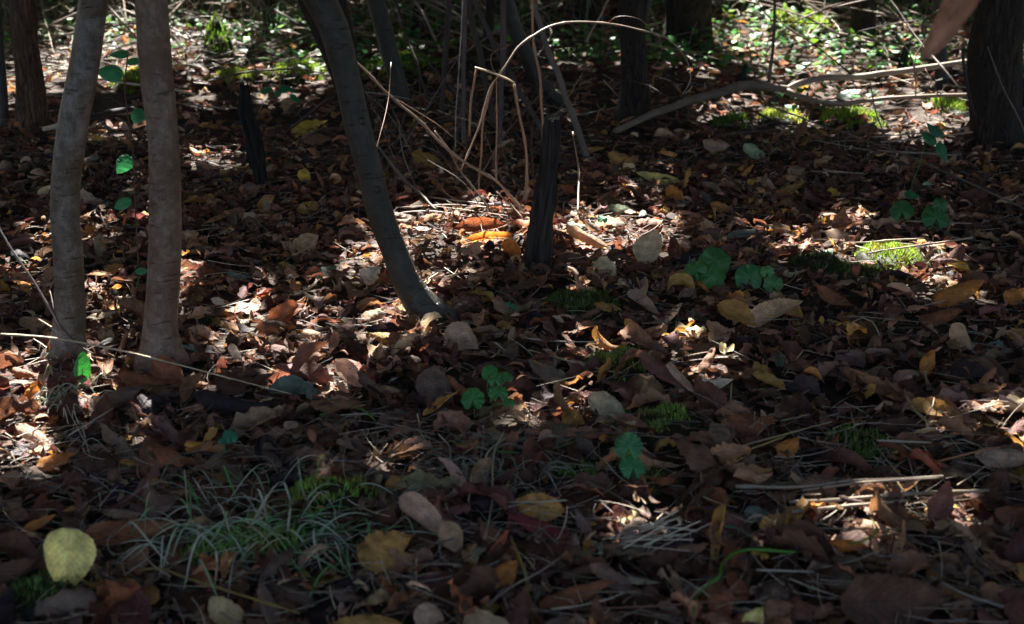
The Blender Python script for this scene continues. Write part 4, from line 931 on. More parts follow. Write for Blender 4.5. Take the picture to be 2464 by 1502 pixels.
# straw bundle front right
for q,(lab,P_) in enumerate([('topmost long blade of the flattened straw bundle',[(1770,1170,1.93,12),(1900,1172,1.93,13),(2050,1158,1.94,11),(2270,1146,1.96,9)]),
   ('second blade down in the flattened straw bundle',[(1930,1180,1.91,7),(2060,1164,1.92,10),(2260,1150,1.93,8)]),
   ('middle pale blade of the flattened straw bundle',[(1900,1208,1.88,10),(2050,1200,1.88,13),(2250,1186,1.9,14),(2380,1180,1.9,10)]),
   ('lower broad blade of the flattened straw bundle',[(1905,1232,1.86,14),(2000,1222,1.86,13),(2180,1204,1.87,12)]),
   ('thin straw lying in front of the glowing orange curl',[(1900,1270,1.81,5),(2080,1272,1.8,6),(2300,1278,1.8,5)]),
   ('pale reed lying behind the straw bundle near dark moss',[(2110,1060,2.05,6),(2160,1062,2.05,9),(2240,1065,2.05,5)]),
   ('slanting olive straw crossing the end of the bundle',[(2160,1160,1.92,5),(2190,1205,1.86,6),(2235,1255,1.82,5)]),
   ('orange straw running to the large arched pink leaf',[(2250,1112,2.0,5),(2330,1092,2.02,6),(2420,1072,2.03,4)]),
   ('long straw slanting behind the dome-shaped leaf',[(1700,1098,2.0,4),(1850,1055,2.06,6),(2000,1015,2.1,5)]),
   ('short olive straw parallel to the one behind the dome leaf',[(1780,1090,2.02,4),(1830,1072,2.04,5),(1890,1050,2.07,4)]),
   ('blue white straw at the bottom beside the huge dark leaf',[(2240,1388,1.68,9),(2320,1430,1.66,11),(2420,1462,1.64,10),(2470,1480,1.62,8)]),
   ('thin reddish stem lying along the bottom of the frame',[(1370,1466,1.62,6),(1600,1456,1.62,7),(1800,1440,1.63,6)]),
   ('pale short reed lying below the curved green stem',[(1820,1372,1.72,8),(1900,1374,1.72,8),(1960,1376,1.72,5)])]):
    S(lab, P_, [(.24,.21,.17),(.27,.235,.19),(.30,.26,.20),(.33,.285,.21),(.26,.23,.15),(.5,.47,.42),(.34,.30,.16),(.45,.22,.09),(.33,.28,.17),(.4,.33,.1),(.38,.37,.36),(.28,.13,.09),(.42,.4,.34)][q], name="straw", cat="straw", bump=.25, sides=5, _w=.7)
# frayed sunlit straw
mbx = MB(); c0 = gpt(1575,1290,.045)
for q in range(22):
    a = .3+rngL.normal(0,.45); L = rngL.uniform(.05,.11); o0 = c0 + np.array([rngL.normal(0,.022), rngL.normal(0,.014), rngL.uniform(-.006,.012)])
    t = np.linspace(-.5,.5,5)[:,None]; pth = o0 + t*L*np.array([math.cos(a), math.sin(a)*.6, math.sin(a)*.35])
    tube(mbx, pth, .0007, np.array([.42,.34,.24])*math.exp(rngL.normal(0,.35)), sides=4, cap=False)
tag(mbx.obj("straw_tuft", M_stalk, tuple(c0)), 'frayed tuft of split straw half in the sun', 'straw')
# charred and black stumps, black log
def stump(name, label, pts, Y, col, topcol=None, seed=0., bump=.2, leanY=0.):
    Y = gpt(pts[-1][0], pts[-1][1], .02)[1]
    W = np.array([[*ypt(px,py,Y), w/2*m_per_px(ypt(px,py,Y))] for (px,py,w) in pts]); W = np.vstack([W, W[-1]-[0,0,.05,0]]); R = resample(W, .008)
    v,f,f3,lf = tube_geo(R[:,:3], R[:,3], sides=40, bump=bump, nf=14, seed=seed, flat=.85)
    cenl = np.repeat(R[:,:3], 40, 0); an = lf[:-2,0]*6.283; ll = lf[:-2,1]
    rg = np.abs(vnoise(an*4.2+seed+np.sin(ll*22)*.5, ll*9+seed)-.5)*2; rg2 = vnoise(an*9+seed, ll*22)
    v[:-2] = cenl + (v[:-2]-cenl)*(.78+.42*np.minimum(rg*1.6,1)+.16*(rg2-.5))[:,None]
    ns = vnoise(lf[:,0]*60, lf[:,1]*14+seed) ; cc = np.array(col)[None,:]*(.5+1.4*ns)[:,None]
    e = thing(name, tuple(R[-1,:3]), label, 'stump')
    mb = MB(); k = len(v)-2; n_ = len(R)
    # jagged, slanting rim
    ring = v[:40]; ang = np.linspace(0,2*np.pi,40,endpoint=False)
    js = 1.0 if topcol else 2.6
    jag = ((vnoise(ang*3.1+seed, ang*0+seed)-.5)*.012 + (vnoise(ang*9+seed, ang*0)-.5)*.010)*js
    v[:40,2] += jag; v[40:80,2] += jag*.7
    mb.add(v[:-2], f, None, cc[:-2], lf[:-2]); mb.add(v[-42:-2], None, None, cc[-42:-2])
    w = mb.obj("wood", M_char, tuple(R[-1,:3]), e); w.location = (0,0,0)
    m2 = MB(); cen = v[:40].mean(0); rings = [v[:40]*1.0]
    for q in (.75,.5,.25): rings.append(cen + (v[:40]-cen)*q + np.array([0,0,-.001]) + np.c_[np.zeros((40,2)), (vnoise(ang*5+q*9, ang*0+q*20)-.5)*.005])
    rings.append(np.repeat(cen[None]-[0,0,.001],40,0)); V = np.concatenate(rings); i = np.arange(4)[:,None]; j = np.arange(40)[None,:]
    ff = np.stack([i*40+j,i*40+(j+1)%40,(i+1)*40+(j+1)%40,(i+1)*40+j],-1).reshape(-1,4)
    nn = vnoise(V[:,0]*500, V[:,1]*500); m2.add(V, ff, None, np.array(topcol if topcol else col)[None,:]*(.35+1.3*nn)[:,None])
    t = m2.obj("broken_top", M_char, tuple(R[-1,:3]), e); t.location=(0,0,0)
    return e
stump("charred_stump", 'upright charred grey black stump with a pale cut top', [(1331,286,44),(1329,340,46),(1322,410,47),(1309,500,54),(1300,560,60),(1296,625,68)], 3.08, (.03,.024,.02), (.26,.25,.17), 1.5, bump=.2)
stump("thin_black_stump", 'thin crooked black stump standing apart in the shade', [(588,212,28),(591,270,34),(607,320,36),(617,370,38),(628,420,30),(634,462,34)], 3.72, (.012,.011,.009), None, 4.4, bump=.3)
stump("small_black_stump", 'small mossy black stub far behind beside the hummock', [(604,105,16),(603,140,22),(602,175,26)], 5.6, (.03,.03,.02), None, 7.4, bump=.25)
stump("small_black_stump", 'small dark stub in the far sunlight under the hanging leaf', [(2184,104,16),(2176,135,20),(2168,178,24)], 5.5, (.025,.03,.02), None, 2.4, bump=.25)
stump("small_black_stump", 'tiny dark stub beyond the fork of the fallen branch', [(1794,160,12),(1790,182,16),(1788,205,20)], 5.3, (.02,.03,.025), None, 3.4, bump=.25)
e = thing("fallen_log", ypt(210,290,4.3), 'dark thin log with a pale end lying behind the saplings', 'log')
o_ = tuple(ypt(210,290,4.3))
stem("bark","", "", [(150,300,4.2,20),(225,284,4.3,22),(270,272,4.4,21),(320,262,4.5,18)], (.045,.042,.045), M_twig, parent=e, origin=o_, sides=12)
stem("pale_end","", "", [(104,311,4.15,15),(130,305,4.18,17),(151,300,4.2,18)], (.62,.55,.46), M_twig, parent=e, origin=o_, sides=10)  # end coloured paler than the rest of the log
S('white bare stick lying beyond the two slender saplings', [(270,196,5.1,7),(340,204,5.05,8),(470,226,4.95,7)], (.62,.55,.46), name="stick", cat="stick")
S('grey stick lying beyond the black stump', [(420,248,4.75,4),(500,256,4.7,6),(590,262,4.7,4)], (.33,.28,.23), name="stick", cat="stick")
S('curved dark stick lying across the sunlit moss behind', [(500,196,5.15,5),(580,176,5.2,7),(690,166,5.25,7),(780,176,5.2,4)], (.14,.11,.085), M_twig, name="stick", cat="stick")

# ------------------------------------------------------------------ green seedlings and shoots
def round_leaf(c, R, normal, col, rng, up=None, scal=.06, lobes=9, notch=.75, aspect=1.0):
    n = np.array(normal, float); n /= np.linalg.norm(n)
    a = np.array(up if up is not None else [0,0,1.], float); a -= n*np.dot(a,n); a /= np.linalg.norm(a); s = np.cross(a,n)
    K = 72; Q = 8; th = np.linspace(-np.pi, np.pi, K, endpoint=False); q = np.linspace(0,1,Q)
    out = 1 + scal*np.abs(np.sin(th*lobes/2))*1.0 - notch*np.exp(-((np.abs(th)-np.pi)/.28)**2)
    X = R*q[:,None]*out[None,:]*np.sin(th)[None,:]*aspect; Y = R*q[:,None]*out[None,:]*np.cos(th)[None,:]
    Z = R*(.16*np.sin(3*th+rng.random()*6)[None,:]*q[:,None]**2 - .28*q[:,None]**2 + .035*np.sin(th*lobes)[None,:]*q[:,None])
    V = np.array(c) + X[...,None]*s + Y[...,None]*a + Z[...,None]*n
    lf = np.zeros((Q,K,3)); lf[...,0] = (th/(2*np.pi)+.5)[None,:]; lf[...,1] = q[:,None]
    i = np.arange(Q-1)[:,None]; j = np.arange(K)[None,:]
    f = np.stack([i*K+j,i*K+(j+1)%K,(i+1)*K+(j+1)%K,(i+1)*K+j],-1).reshape(-1,4)
    cc = np.array(col)[None,:]*(.85+.3*vnoise(X.ravel()*200+c[0]*99, Y.ravel()*200))[:,None]
    return MB().add(V, f, None, cc, lf)
def pointed_leaf(c, L, W, axis, normal, col, rng, k=-.4):
    n = np.array(normal,float); n/=np.linalg.norm(n); a = np.array(axis,float); a -= n*np.dot(a,n); a/=np.linalg.norm(a)
    mb, V = leaf_obj(np.array(c,float), np.cross(a,n), a, n, L, W, k, col, rng, bend=-.5, twist=.2, crumple=.015, pleat=.010, serr=.07, fold=.12, lift=False)
    return mb
rngP = np.random.default_rng(5)
def seedling(label, Y, foot, leaves, col=(.035,.15,.05), kind='round', name='seedling', cat='seedling', lobes=9, scal=.07, stemcol=(.10,.2,.06)):
    """foot (px,py); leaves: (px,py,w px, tiltdeg, rolldeg)"""
    f0 = gpt(foot[0],foot[1],.03); Y = f0[1]-.01; f0[2] = .02
    e = thing(name, tuple(f0), label, cat, 'green seedlings in the litter')
    for (px,py,w,phi,az,*more) in leaves:
        c = ypt(px,py,Y-.01+.02*rngP.random()); R = w/2*m_per_px(c)*.9
        ph = math.radians(phi); az_ = math.radians(az)
        n = (math.sin(az_)*math.sin(ph)*1.0, -math.cos(az_)*math.sin(ph), math.cos(ph))
        if kind == 'round':
            mb = round_leaf(c, R, n, np.array(col)*math.exp(rngP.normal(0,.12)), rngP, up=(more[0] if more else (0,.4,1)), lobes=lobes, scal=scal)
            o = mb.obj("leaf", M_round, tuple(f0), e)
        else:
            ax = more[0]; mb = pointed_leaf(c, R*2*(more[1] if len(more)>1 else 1.3), R*1.6, ax, n, np.array(col)*math.exp(rngP.normal(0,.1)), rngP)
            o = mb.obj("leaf", M_green, tuple(f0), e)
        o.location = (0,0,0)
        mid = (f0+c)/2 + np.array([rngP.normal(0,.004), .004, .004])
        pth = resample(np.array([f0, mid, c]), .006)
        m2 = MB(); tube(m2, pth, .0009, stemcol, sides=5, cap=False); o = m2.obj("leaf_stalk", M_grass, tuple(f0), e); o.location=(0,0,0)
    return e
seedling('seedling with one large three-lobed rounded green leaf, biggest of its row', 2.84, (1725,690), [(1722,628,78,58,5),(1672,650,58,55,-30,(-.6,.2,.5)),(1716,662,64,60,0,(.2,-.4,-.8))], (.04,.13,.03), lobes=7, scal=.12)
seedling('middle seedling of the row, with a single round dark green leaf', 2.76, (1805,705), [(1803,666,72,60,0)], (.03,.11,.035), lobes=7)
seedling('last seedling of the row, with a small wrinkled leaf over a bigger one', 2.78, (1862,706), [(1863,682,52,56,15),(1846,652,34,50,-10)], (.07,.18,.055), lobes=9, scal=.12)
seedling('seedling with a round green leaf in the far shade behind the moss cushion', 3.3, (2255,545), [(2253,522,72,58,0),(2266,492,44,55,20),(2170,505,60,50,-20)], (.028,.10,.03), lobes=7)
seedling('scalloped round-leaved seedling beside a tan roll of leaf', 1.98, (1520,1150), [(1513,1074,70,60,0),(1523,1122,66,45,10)], (.035,.14,.05), lobes=17, scal=.14)
seedling('clover-like seedling with four small rounded leaves', 2.25, (1190,975), [(1178,896,44,50,-10),(1192,912,40,45,10),(1222,906,30,50,30),(1200,943,50,40,20)], (.04,.15,.035), lobes=9, scal=.1)
seedling('low seedling with one broad holed leaf before the clover-like one', 2.15, (1142,990), [(1138,960,60,56,0),(1225,968,30,40,0)], (.035,.14,.03), lobes=9, scal=.1)
seedling('tiny seedling with a white blossom-like shred in the middle', 2.72, (1236,750), [(1224,733,16,50,0),(1240,738,16,50,20)], (.03,.16,.08), lobes=5)
seedling('tiny teal seedling in the shade above the grass tuft', 2.02, (540,1075), [(545,1058,26,50,0),(555,1048,40,35,30),(530,1062,14,50,0)], (.03,.17,.09), lobes=3)
seedling('tiny glinting seedling right beyond the charred stump', 3.22, (1455,545), [(1450,527,26,40,0),(1462,540,20,40,30)], (.05,.2,.09), lobes=7)
seedling('single dark green leaf standing at the curved grey sapling foot', 2.2, (198,925), [(198,884,58,70,10,(0.1,0,1.),1.5)], (.03,.15,.02), kind='p')
seedling('small glinting green leaf between the two slender saplings', 2.75, (325,700), [(341,653,30,40,20,(1,.1,.2),1.2)], (.05,.2,.09), kind='p')
# far leafy plants
seedling('leafy green plant in the far litter beside the leaning sapling', 4.7, (690,246), [(692,215,36,40,10,(1,.2,-.3),1.3),(640,218,34,40,-20,(-1,.1,.1),1.3),(668,225,28,30,0,(0,.4,-1),1.3),(708,236,26,45,30,(.4,.1,-1),1.3)], (.03,.15,.06), kind='p')
seedling('broad grey green leaf lying under the lower arm of the branch', 4.6, (2040,245), [(2045,228,54,40,-20,(1,.2,.5),1.4)], (.13,.2,.14), kind='p')
# shoots with a stem
def shoot(label, stem_pts, leaves, colr=(.12,.08,.05), lcol=(.035,.16,.055)):
    foot = ypt(stem_pts[-1][0], stem_pts[-1][1], stem_pts[-1][2]); o0 = tuple(foot)
    e = thing("leafy_shoot", o0, label, 'shoot')
    stem("stem","","",stem_pts, colr, M_twig, parent=e, origin=o0, sides=6)
    for (px,py,Y,L,W,ax,phi,az) in leaves:
        c = ypt(px,py,Y); mpp = m_per_px(c); ph = math.radians(phi); a2 = math.radians(az)
        n = (math.sin(a2)*math.sin(ph), -math.cos(a2)*math.sin(ph), math.cos(ph))
        mb = pointed_leaf(c, L*mpp, W*mpp, ax, n, np.array(lcol)*math.exp(rngP.normal(0,.12)), rngP, -.5)
        o = mb.obj("leaf", M_green, o0, e); o.location = (0,0,0)
    return e
shoot('thin upright shoot with hanging toothed green leaves between the two slender saplings',
  [(309,128,2.86,4),(303,170,2.85,4.5),(302,230,2.84,4.5),(307,273,2.83,5),(316,341,2.82,5),(322,430,2.8,5),(327,540,2.77,5),(334,645,2.74,5)],
  [(287,131,2.85,48,26,(-1,0,-.1),50,0),(264,176,2.85,64,48,(-1,0,.2),58,0),(328,148,2.86,44,24,(1,0,.1),45,0),(336,279,2.86,44,40,(1,0,-.1),58,0),
   (297,397,2.8,54,44,(-.5,0,-.8),65,0),(295,491,2.78,46,30,(-.8,0,-.5),60,0)], (.10,.06,.04))
shoot('dark green seedling shoot with narrow leaves near the thick dark trunk', [(2225,350,3.52,3),(2212,400,3.46,3.5),(2196,440,3.42,3.5),(2190,475,3.38,4)],
  [(2243,312,3.52,48,20,(-.6,0,.9),65,0),(2234,332,3.52,50,28,(-.7,0,.7),60,0),(2258,318,3.52,40,18,(.4,0,-1),60,0),(2268,368,3.5,56,26,(.3,0,-1),65,0),(2196,470,3.4,40,24,(1,0,-.3),50,0)], (.08,.2,.06), (.02,.10,.035))
# curved bright green stem, green blades
e = thing("green_stem", ypt(1680,1450,1.66), 'thick bright green stem curving over the bottom litter', 'stem')
o_ = tuple(ypt(1680,1450,1.66))
stem("stem","","",[(1670,1480,1.63,7),(1672,1440,1.66,8),(1700,1408,1.69,10),(1730,1390,1.71,13),(1745,1350,1.74,11),(1765,1330,1.76,10),(1800,1322,1.77,10),(1850,1324,1.77,12),(1895,1328,1.77,9),(1930,1328,1.77,4)], (.10,.36,.03), M_grass, parent=e, origin=o_, sides=8, bump=.04)
stem("thin_tip","","",[(1830,1322,1.77,6),(1805,1290,1.77,6),(1770,1270,1.8,7),(1712,1264,1.82,7)], (.12,.24,.16), M_grass, parent=e, origin=o_, sides=6, bump=.04)
S('yellow green hook of stem beside the glowing orange curl', [(2040,1308,1.8,5),(2070,1304,1.8,9),(2095,1292,1.8,9),(2110,1270,1.8,9),(2102,1256,1.8,5)], (.30,.50,.04), M_grass, name="green_stem", cat="stem")
for q,(lab,P_) in enumerate([('bright green blade arching below the silvery green leaf',[(715,985,2.13,4),(760,966,2.14,7),(810,965,2.14,8),(860,980,2.13,7),(900,1008,2.1,4)]),
   ('second bright green blade forking below the silvery leaf',[(770,1000,2.1,4),(820,975,2.12,6),(880,990,2.1,5),(905,1015,2.08,3)]),
   ('long green blade lying across the middle below the clover-like seedling',[(1080,1060,2.0,4),(1150,1078,1.99,6),(1230,1088,1.98,6),(1330,1080,1.99,5),(1385,1060,2.0,3)]),
   ('long dull green blade lying across the pale grass tuft',[(560,1360,1.74,6),(680,1330,1.76,8),(790,1280,1.8,9),(860,1250,1.83,6)]),
   ('pale bluish grass blade lying low in the tuft',[(560,1358,1.73,7),(600,1368,1.72,8),(660,1388,1.7,5)]),
   ('ochre arched blade across the front of the grass tuft',[(340,1372,1.7,5),(370,1368,1.71,8),(440,1388,1.7,9),(540,1420,1.67,9),(640,1450,1.65,8),(720,1476,1.62,6)])]):
    S(lab, P_, [(.09,.36,.03),(.10,.34,.04),(.09,.25,.05),(.10,.2,.10),(.30,.37,.33),(.42,.32,.11)][q], M_grass, name="grass_stem", cat="grass blade")
# pale grass tuft (a thing: one tuft with its blades)
mbx = MB(); c0 = gpt(640,1300,.02)
for q in range(170):
    X0 = 620+rngP.normal(0,120); Y0 = 1285+rngP.normal(0,50); a0 = gpt(X0,Y0,.012)
    yaw = rngP.random()*6.283; L = rngP.uniform(.05,.15); t = np.linspace(0,1,11); hh = rngP.uniform(.06,.3)*L
    c_ = rngP.normal(0,.45); th = yaw+c_*t
    X = a0[0]+np.cumsum(np.cos(th))*L/11; Y = a0[1]+np.cumsum(np.sin(th))*L/11; Z = a0[2]+hh*np.sin(np.pi*np.minimum(t*1.05,1))+.004
    col = [(.55,.56,.44),(.38,.48,.32),(.55,.50,.36),(.10,.30,.07),(.25,.42,.2)][rngP.integers(5)]
    tube(mbx, np.stack([X,Y,Z],-1), rngP.uniform(.0005,.0018)*np.sin(np.pi*(.12+.85*t))**.6, np.array(col)*.9, sides=4, cap=False, flat=.4)
tag(mbx.obj("grass_tuft", M_grass, tuple(c0)), 'tangled tuft of pale dry and green grass behind the moss', 'grass tuft', kind='stuff')
mbx = MB(); c0 = gpt(1180,1140,.02)
for q in range(150):
    X0 = 1180+rngP.normal(0,95); Y0 = 1130+rngP.normal(0,48); a0 = gpt(X0,Y0,.012)
    yaw = rngP.random()*6.283; L = rngP.uniform(.03,.09); t = np.linspace(0,1,8); th = yaw+rngP.normal(0,1.6)*t
    X = a0[0]+np.cumsum(np.cos(th))*L/8; Y = a0[1]+np.cumsum(np.sin(th))*L/8; Z = a0[2]+.008+rngP.uniform(.05,.3)*L*np.sin(np.pi*t)
    tube(mbx, np.stack([X,Y,Z],-1), rngP.uniform(.0004,.001), np.array([(.33,.29,.22),(.24,.2,.15),(.2,.22,.15)][rngP.integers(3)]), sides=4, cap=False)
tag(mbx.obj("grass_tuft", M_grass, tuple(c0)), 'flattened nest of fine dead grass around the bent grass stem', 'grass tuft', kind='stuff')
mbx = MB(); c0 = gpt(160,960,.02)
for q in range(70):
    X0 = 165+rngP.normal(0,38); Y0 = 965+rngP.normal(0,46); a0 = gpt(X0,Y0,.014)
    yaw = rngP.random()*6.283; L = rngP.uniform(.02,.06); t = np.linspace(0,1,7); th = yaw+rngP.normal(0,1.6)*t
    X = a0[0]+np.cumsum(np.cos(th))*L/7; Y = a0[1]+np.cumsum(np.sin(th))*L/7; Z = a0[2]+.01+rngP.uniform(.1,.6)*L*np.sin(np.pi*t)
    tube(mbx, np.stack([X,Y,Z],-1), rngP.uniform(.0004,.0008), np.array([(.5,.46,.36),(.4,.42,.3),(.24,.3,.14)][rngP.integers(3)]), sides=4, cap=False)
tag(mbx.obj("grass_tuft", M_grass, tuple(c0)), 'sunlit tuft of wiry dead grass at the curved grey sapling foot', 'grass tuft', kind='stuff')

# ------------------------------------------------------------------ the blurred dead leaf hanging close to the lens
c = ypt(2290,40,1.45); mpp = m_per_px(c)
e = thing("hanging_leaf", tuple(c), 'blurred orange tan dead leaf hanging close to the lens in the upper corner', 'leaf')
a = np.array([-.52,0,-.85]); a/=np.linalg.norm(a); n = np.array([-.25,-.93,.2]); n -= a*np.dot(a,n); n/=np.linalg.norm(n)
mb, V = leaf_obj(c, np.cross(a,n), a, n, 250*mpp, 95*mpp, 1.3, (.40,.21,.12), rngP, bend=.3, twist=.5, crumple=.03, pleat=.004, serr=.09, fold=.2, lift=False)
o = mb.obj("blade", M_dead, tuple(c), e); o.location=(0,0,0)
top = c - a*125*mpp
pth = resample(np.array([top, top+[.02,.01,.05], top+[.05,.05,.16], top+[.3,.3,.7], top+[.9,1.2,1.3]]), .03)
m2 = MB(); tube(m2, pth, np.linspace(.0012,.006,len(pth)), (.12,.08,.06), sides=6); o = m2.obj("twig", M_twig, tuple(c), e); o.location=(0,0,0)

# ------------------------------------------------------------------ far ground cover and undergrowth
def blob_leaves(x, y, z, r, col, rng, tiltsd, mb):
    n = len(x); K = 6; th = np.linspace(0,2*np.pi,K,endpoint=False)
    s,a,nn = basis(rng.random(n)*6.283, np.abs(rng.normal(0,tiltsd,n)), rng.random(n)*6.283)
    rad = np.array([1.15,.85,.8,.75,.8,.85]); c = np.stack([x,y,z],-1)
    V = c[:,None,:] + r[:,None,None]*rad[None,:,None]*(np.cos(th)[None,:,None]*a[:,None,:] + np.sin(th)[None,:,None]*s[:,None,:]*.85)
    V += nn[:,None,:]*(r[:,None]*.22*np.cos(2*th)[None,:])[:,:,None]
    b = (np.arange(n)*6)[:,None]; f = np.stack([b+[0,1,2,3][0],b+1,b+2,b+3],-1).reshape(-1,4); f2 = np.stack([b,b+3,b+4,b+5],-1).reshape(-1,4)
    mb.add(V, np.vstack([f,f2]), None, np.repeat(col,K,0))
mb = MB(); n = 15000
x, y = in_view(n, 4.7, 9.5, rngL, margin=1.3)
nz = vnoise(x*2.3+5, y*2.3)*.6+vnoise(x*6, y*6+9)*.4
pxs = PW/2+FP*x/(y*cp)
dens = np.where((pxs>1330)&(pxs<2340), .50, np.where((pxs>470)&(pxs<1000), .52, .24+.2*(y>6.6))) - .42*(y<5.4)
k = nz > 1-dens-.08; x,y = x[k],y[k]; n=len(x)
col = np.array([(.05,.14,.04)])*np.exp(rngL.normal(0,.35,(n,1)))*np.array([[1,1,1]]) + (rngL.random((n,1))<.25)*np.array([[.06,.08,-.02]])
blob_leaves(x, y, ground_h(x,y)+.03+rngL.uniform(0,.07,n), rngL.uniform(.010,.026,n), np.clip(col,.005,1), rngL, .55, mb)
tag(mb.obj("ground_ivy", M_far), kind='stuff')
mb = MB(); n = 26000
x = rngL.uniform(-5.5,5.5,n); y = 7.7+rngL.random(n)**1.3*4.5; base = ground_h(x,y)
cl = vnoise(x*1.6+30, y*1.6); k = cl*.7+vnoise(x*4,y*4)*.3 > .32; x,y,base=x[k],y[k],base[k]; n=len(x)
z = base + .05 + rngL.random(n)*(.25+.6*vnoise(x*1.1,y*1.1+60))
col = np.array([(.08,.17,.02)])*np.exp(rngL.normal(0,.45,(n,1)))
blob_leaves(x,y,z, rngL.uniform(.014,.038,n), col, rngL, .7, mb)
tag(mb.obj("undergrowth", M_far), kind='stuff')
# standing and fallen dry grass
mb = MB()
def dry_arc(x, y, Hh, lean, r, col, rng, seg=8):
    yaw = rng.random()*6.283; t = np.linspace(0,1,seg); b = float(ground_h(x,y))
    X = x+np.cos(yaw)*lean*t**1.8; Y = y+np.sin(yaw)*lean*t**1.8; Z = b+Hh*(t - .35*t**2.5*rng.random()*2)
    tube(mb, np.stack([X,Y,Z],-1), r*np.linspace(1,.4,seg), np.array(col)*math.exp(rng.normal(0,.25)), sides=4, cap=False, flat=.5)
for q in range(1600):
    u = rngL.random()
    if u < .58: px = rngL.uniform(-80,740); Y = rngL.uniform(5.3,9.5)
    elif u < .75: px = rngL.uniform(1560,2540); Y = rngL.uniform(5.8,9.8)
    else: px = rngL.uniform(740,1560); Y = rngL.uniform(6.4,9.8)
    x = (px-PW/2)/FP*Y
    green = rngL.random() < .18
    dry_arc(x, Y, rngL.uniform(.06,.55)*(1 if Y>6.3 else .35), rngL.uniform(.02,.45), rngL.uniform(.0015,.0042), (.09,.2,.03) if green else STRAW[rngL.integers(5)], rngL)
tag(mb.obj("dry_grass", M_stalk), kind='stuff')
mb = MB()
for q in range(75):
    px = rngL.normal(1130,130); py = rngL.uniform(150,480); Y = rngL.uniform(3.3,4.7); p0 = ypt(px,py,Y)
    p0[2] = max(p0[2], .03); p0[2] = min(p0[2], .5); L = rngL.uniform(.08,.4); yaw = rngL.random()*6.283; el = rngL.normal(.35,.6)
    d = np.array([math.cos(yaw)*math.cos(el), math.sin(yaw)*math.cos(el), math.sin(el)])*L
    p1 = p0-d*.5; p2 = p0+d*.5+rngL.normal(0,.12,3)*L
    if min(p1[2],p2[2]) > .06: p1 = np.array([p1[0],p1[1],.02])
    p1[2] = max(p1[2],.015); p2[2] = max(p2[2],.015); md = (p1+p2)/2+rngL.normal(0,.1,3)*L
    R = resample(np.array([p1,md,p2]), .03); tube(mb, R, rngL.uniform(.0006,.002)*np.linspace(1.2,.5,len(R)), np.array(TWIGC[rngL.integers(4)])*rngL.uniform(.4,.9), sides=5, cap=False)
tag(mb.obj("twig_tangle", M_twig), kind='stuff')
# fallen twigs propped in the far undergrowth
mb = MB()
for q in range(260):
    px = rngL.uniform(-60,2520); Y = rngL.uniform(5.6,9.5); x = (px-PW/2)/FP*Y; b = float(ground_h(x,Y))
    yaw = rngL.random()*6.283; L = rngL.uniform(.3,1.1); rise = rngL.uniform(0,.5)*L
    p0 = np.array([x,Y,b+.02]); p1 = p0+[math.cos(yaw)*L*.5, math.sin(yaw)*L*.4, rise*.6]; p2 = p0+[math.cos(yaw+.3)*L, math.sin(yaw+.3)*L*.8, rise]
    R = resample(np.array([p0,p1,p2]), .08); tube(mb, R, rngL.uniform(.002,.007)*np.linspace(1,.4,len(R)), np.array(TWIGC[rngL.integers(4)])*1.3, sides=5, cap=False)
tag(mb.obj("brushwood", M_twig), kind='stuff')

# ------------------------------------------------------------------ unseen crowns shaped to shade the floor, gaps cut where sun should land
# (cx, cy, rx, ry, fill)
LITS = [(290,150,220,80,.66),(60,215,90,70,.7),(560,140,110,75,.5),(700,205,100,40,.6),(720,110,60,30,.4),(960,175,80,20,.3),
 (1400,150,90,30,.35),(1690,150,90,45,.5),(1870,120,140,60,.75),(2060,200,230,85,.62),(2230,110,100,60,.5),(1920,85,80,24,1),(480,30,120,10,.5),(800,20,200,8,.5),(1200,15,150,8,.5),(2010,285,300,30,.75),(1830,265,110,26,.7),(2230,325,120,16,.6),(2430,150,60,40,.4),
 (540,404,62,10,.95),(260,333,120,7,.8),(160,303,50,8,.9),(560,250,160,14,.4),(1340,270,70,12,.4),
 (1090,590,205,36,.95),(900,645,60,34,1),(1210,560,120,30,.8),(1180,625,110,16,.7),(730,585,40,16,.55),(1390,556,60,18,.8),(1565,583,62,46,1),(1470,612,110,8,.5),(1455,632,36,16,.8),
 (225,560,22,24,.6),(100,575,45,18,.65),(25,672,40,12,.7),(240,722,48,14,.95),(300,770,60,16,.5),(320,535,40,10,.5),
 (480,690,60,34,1),(520,770,100,50,.95),(590,830,90,28,.75),(700,705,60,20,.7),(760,790,46,26,.75),(850,912,50,14,.9),(700,905,30,12,.8),(820,940,40,8,.6),
 (90,920,100,38,.95),(160,980,70,46,.75),(40,960,55,50,.6),(290,880,80,22,.55),(130,1062,60,14,.85),(20,1010,30,40,.4),(500,930,40,10,.5),
 (1380,866,70,5,.75),(1400,1000,60,6,.5),(1250,1015,40,12,.5),(1590,880,30,12,.7),(1720,922,34,6,.7),(1690,975,50,5,.6),(1640,850,30,8,.6),
 (2110,650,150,26,.95),(1940,650,60,10,.8),(2235,640,60,24,.7),(2020,540,60,14,.75),(1850,590,60,10,.5),(2340,700,90,14,.7),(2420,745,60,12,.65),(1980,605,40,8,.6),(2230,705,40,10,.6),(1900,735,30,8,.3),
 (90,1290,16,4,.8),(1570,1288,60,7,.9),(2050,1280,50,7,1),(2140,1228,40,4,.7),(2290,1232,46,10,.8),(2400,1052,80,16,.8),(2090,1075,70,8,.4),(760,1170,26,6,.7),(960,1140,36,8,.6),(1880,1340,26,8,.5),
 (1540,493,36,8,.8),(1640,415,30,8,.6),(1450,530,24,8,.6),(740,845,30,8,.5),(290,940,16,4,.6),(1240,1010,30,8,.7)]
LQ = np.array([[*ellipse_w(a,b,c,d), e] for a,b,c,d,e in LITS])
pts3 = []   # places above the ground that the sun reaches: the arching twig, the snapped stalk, the edges of the saplings
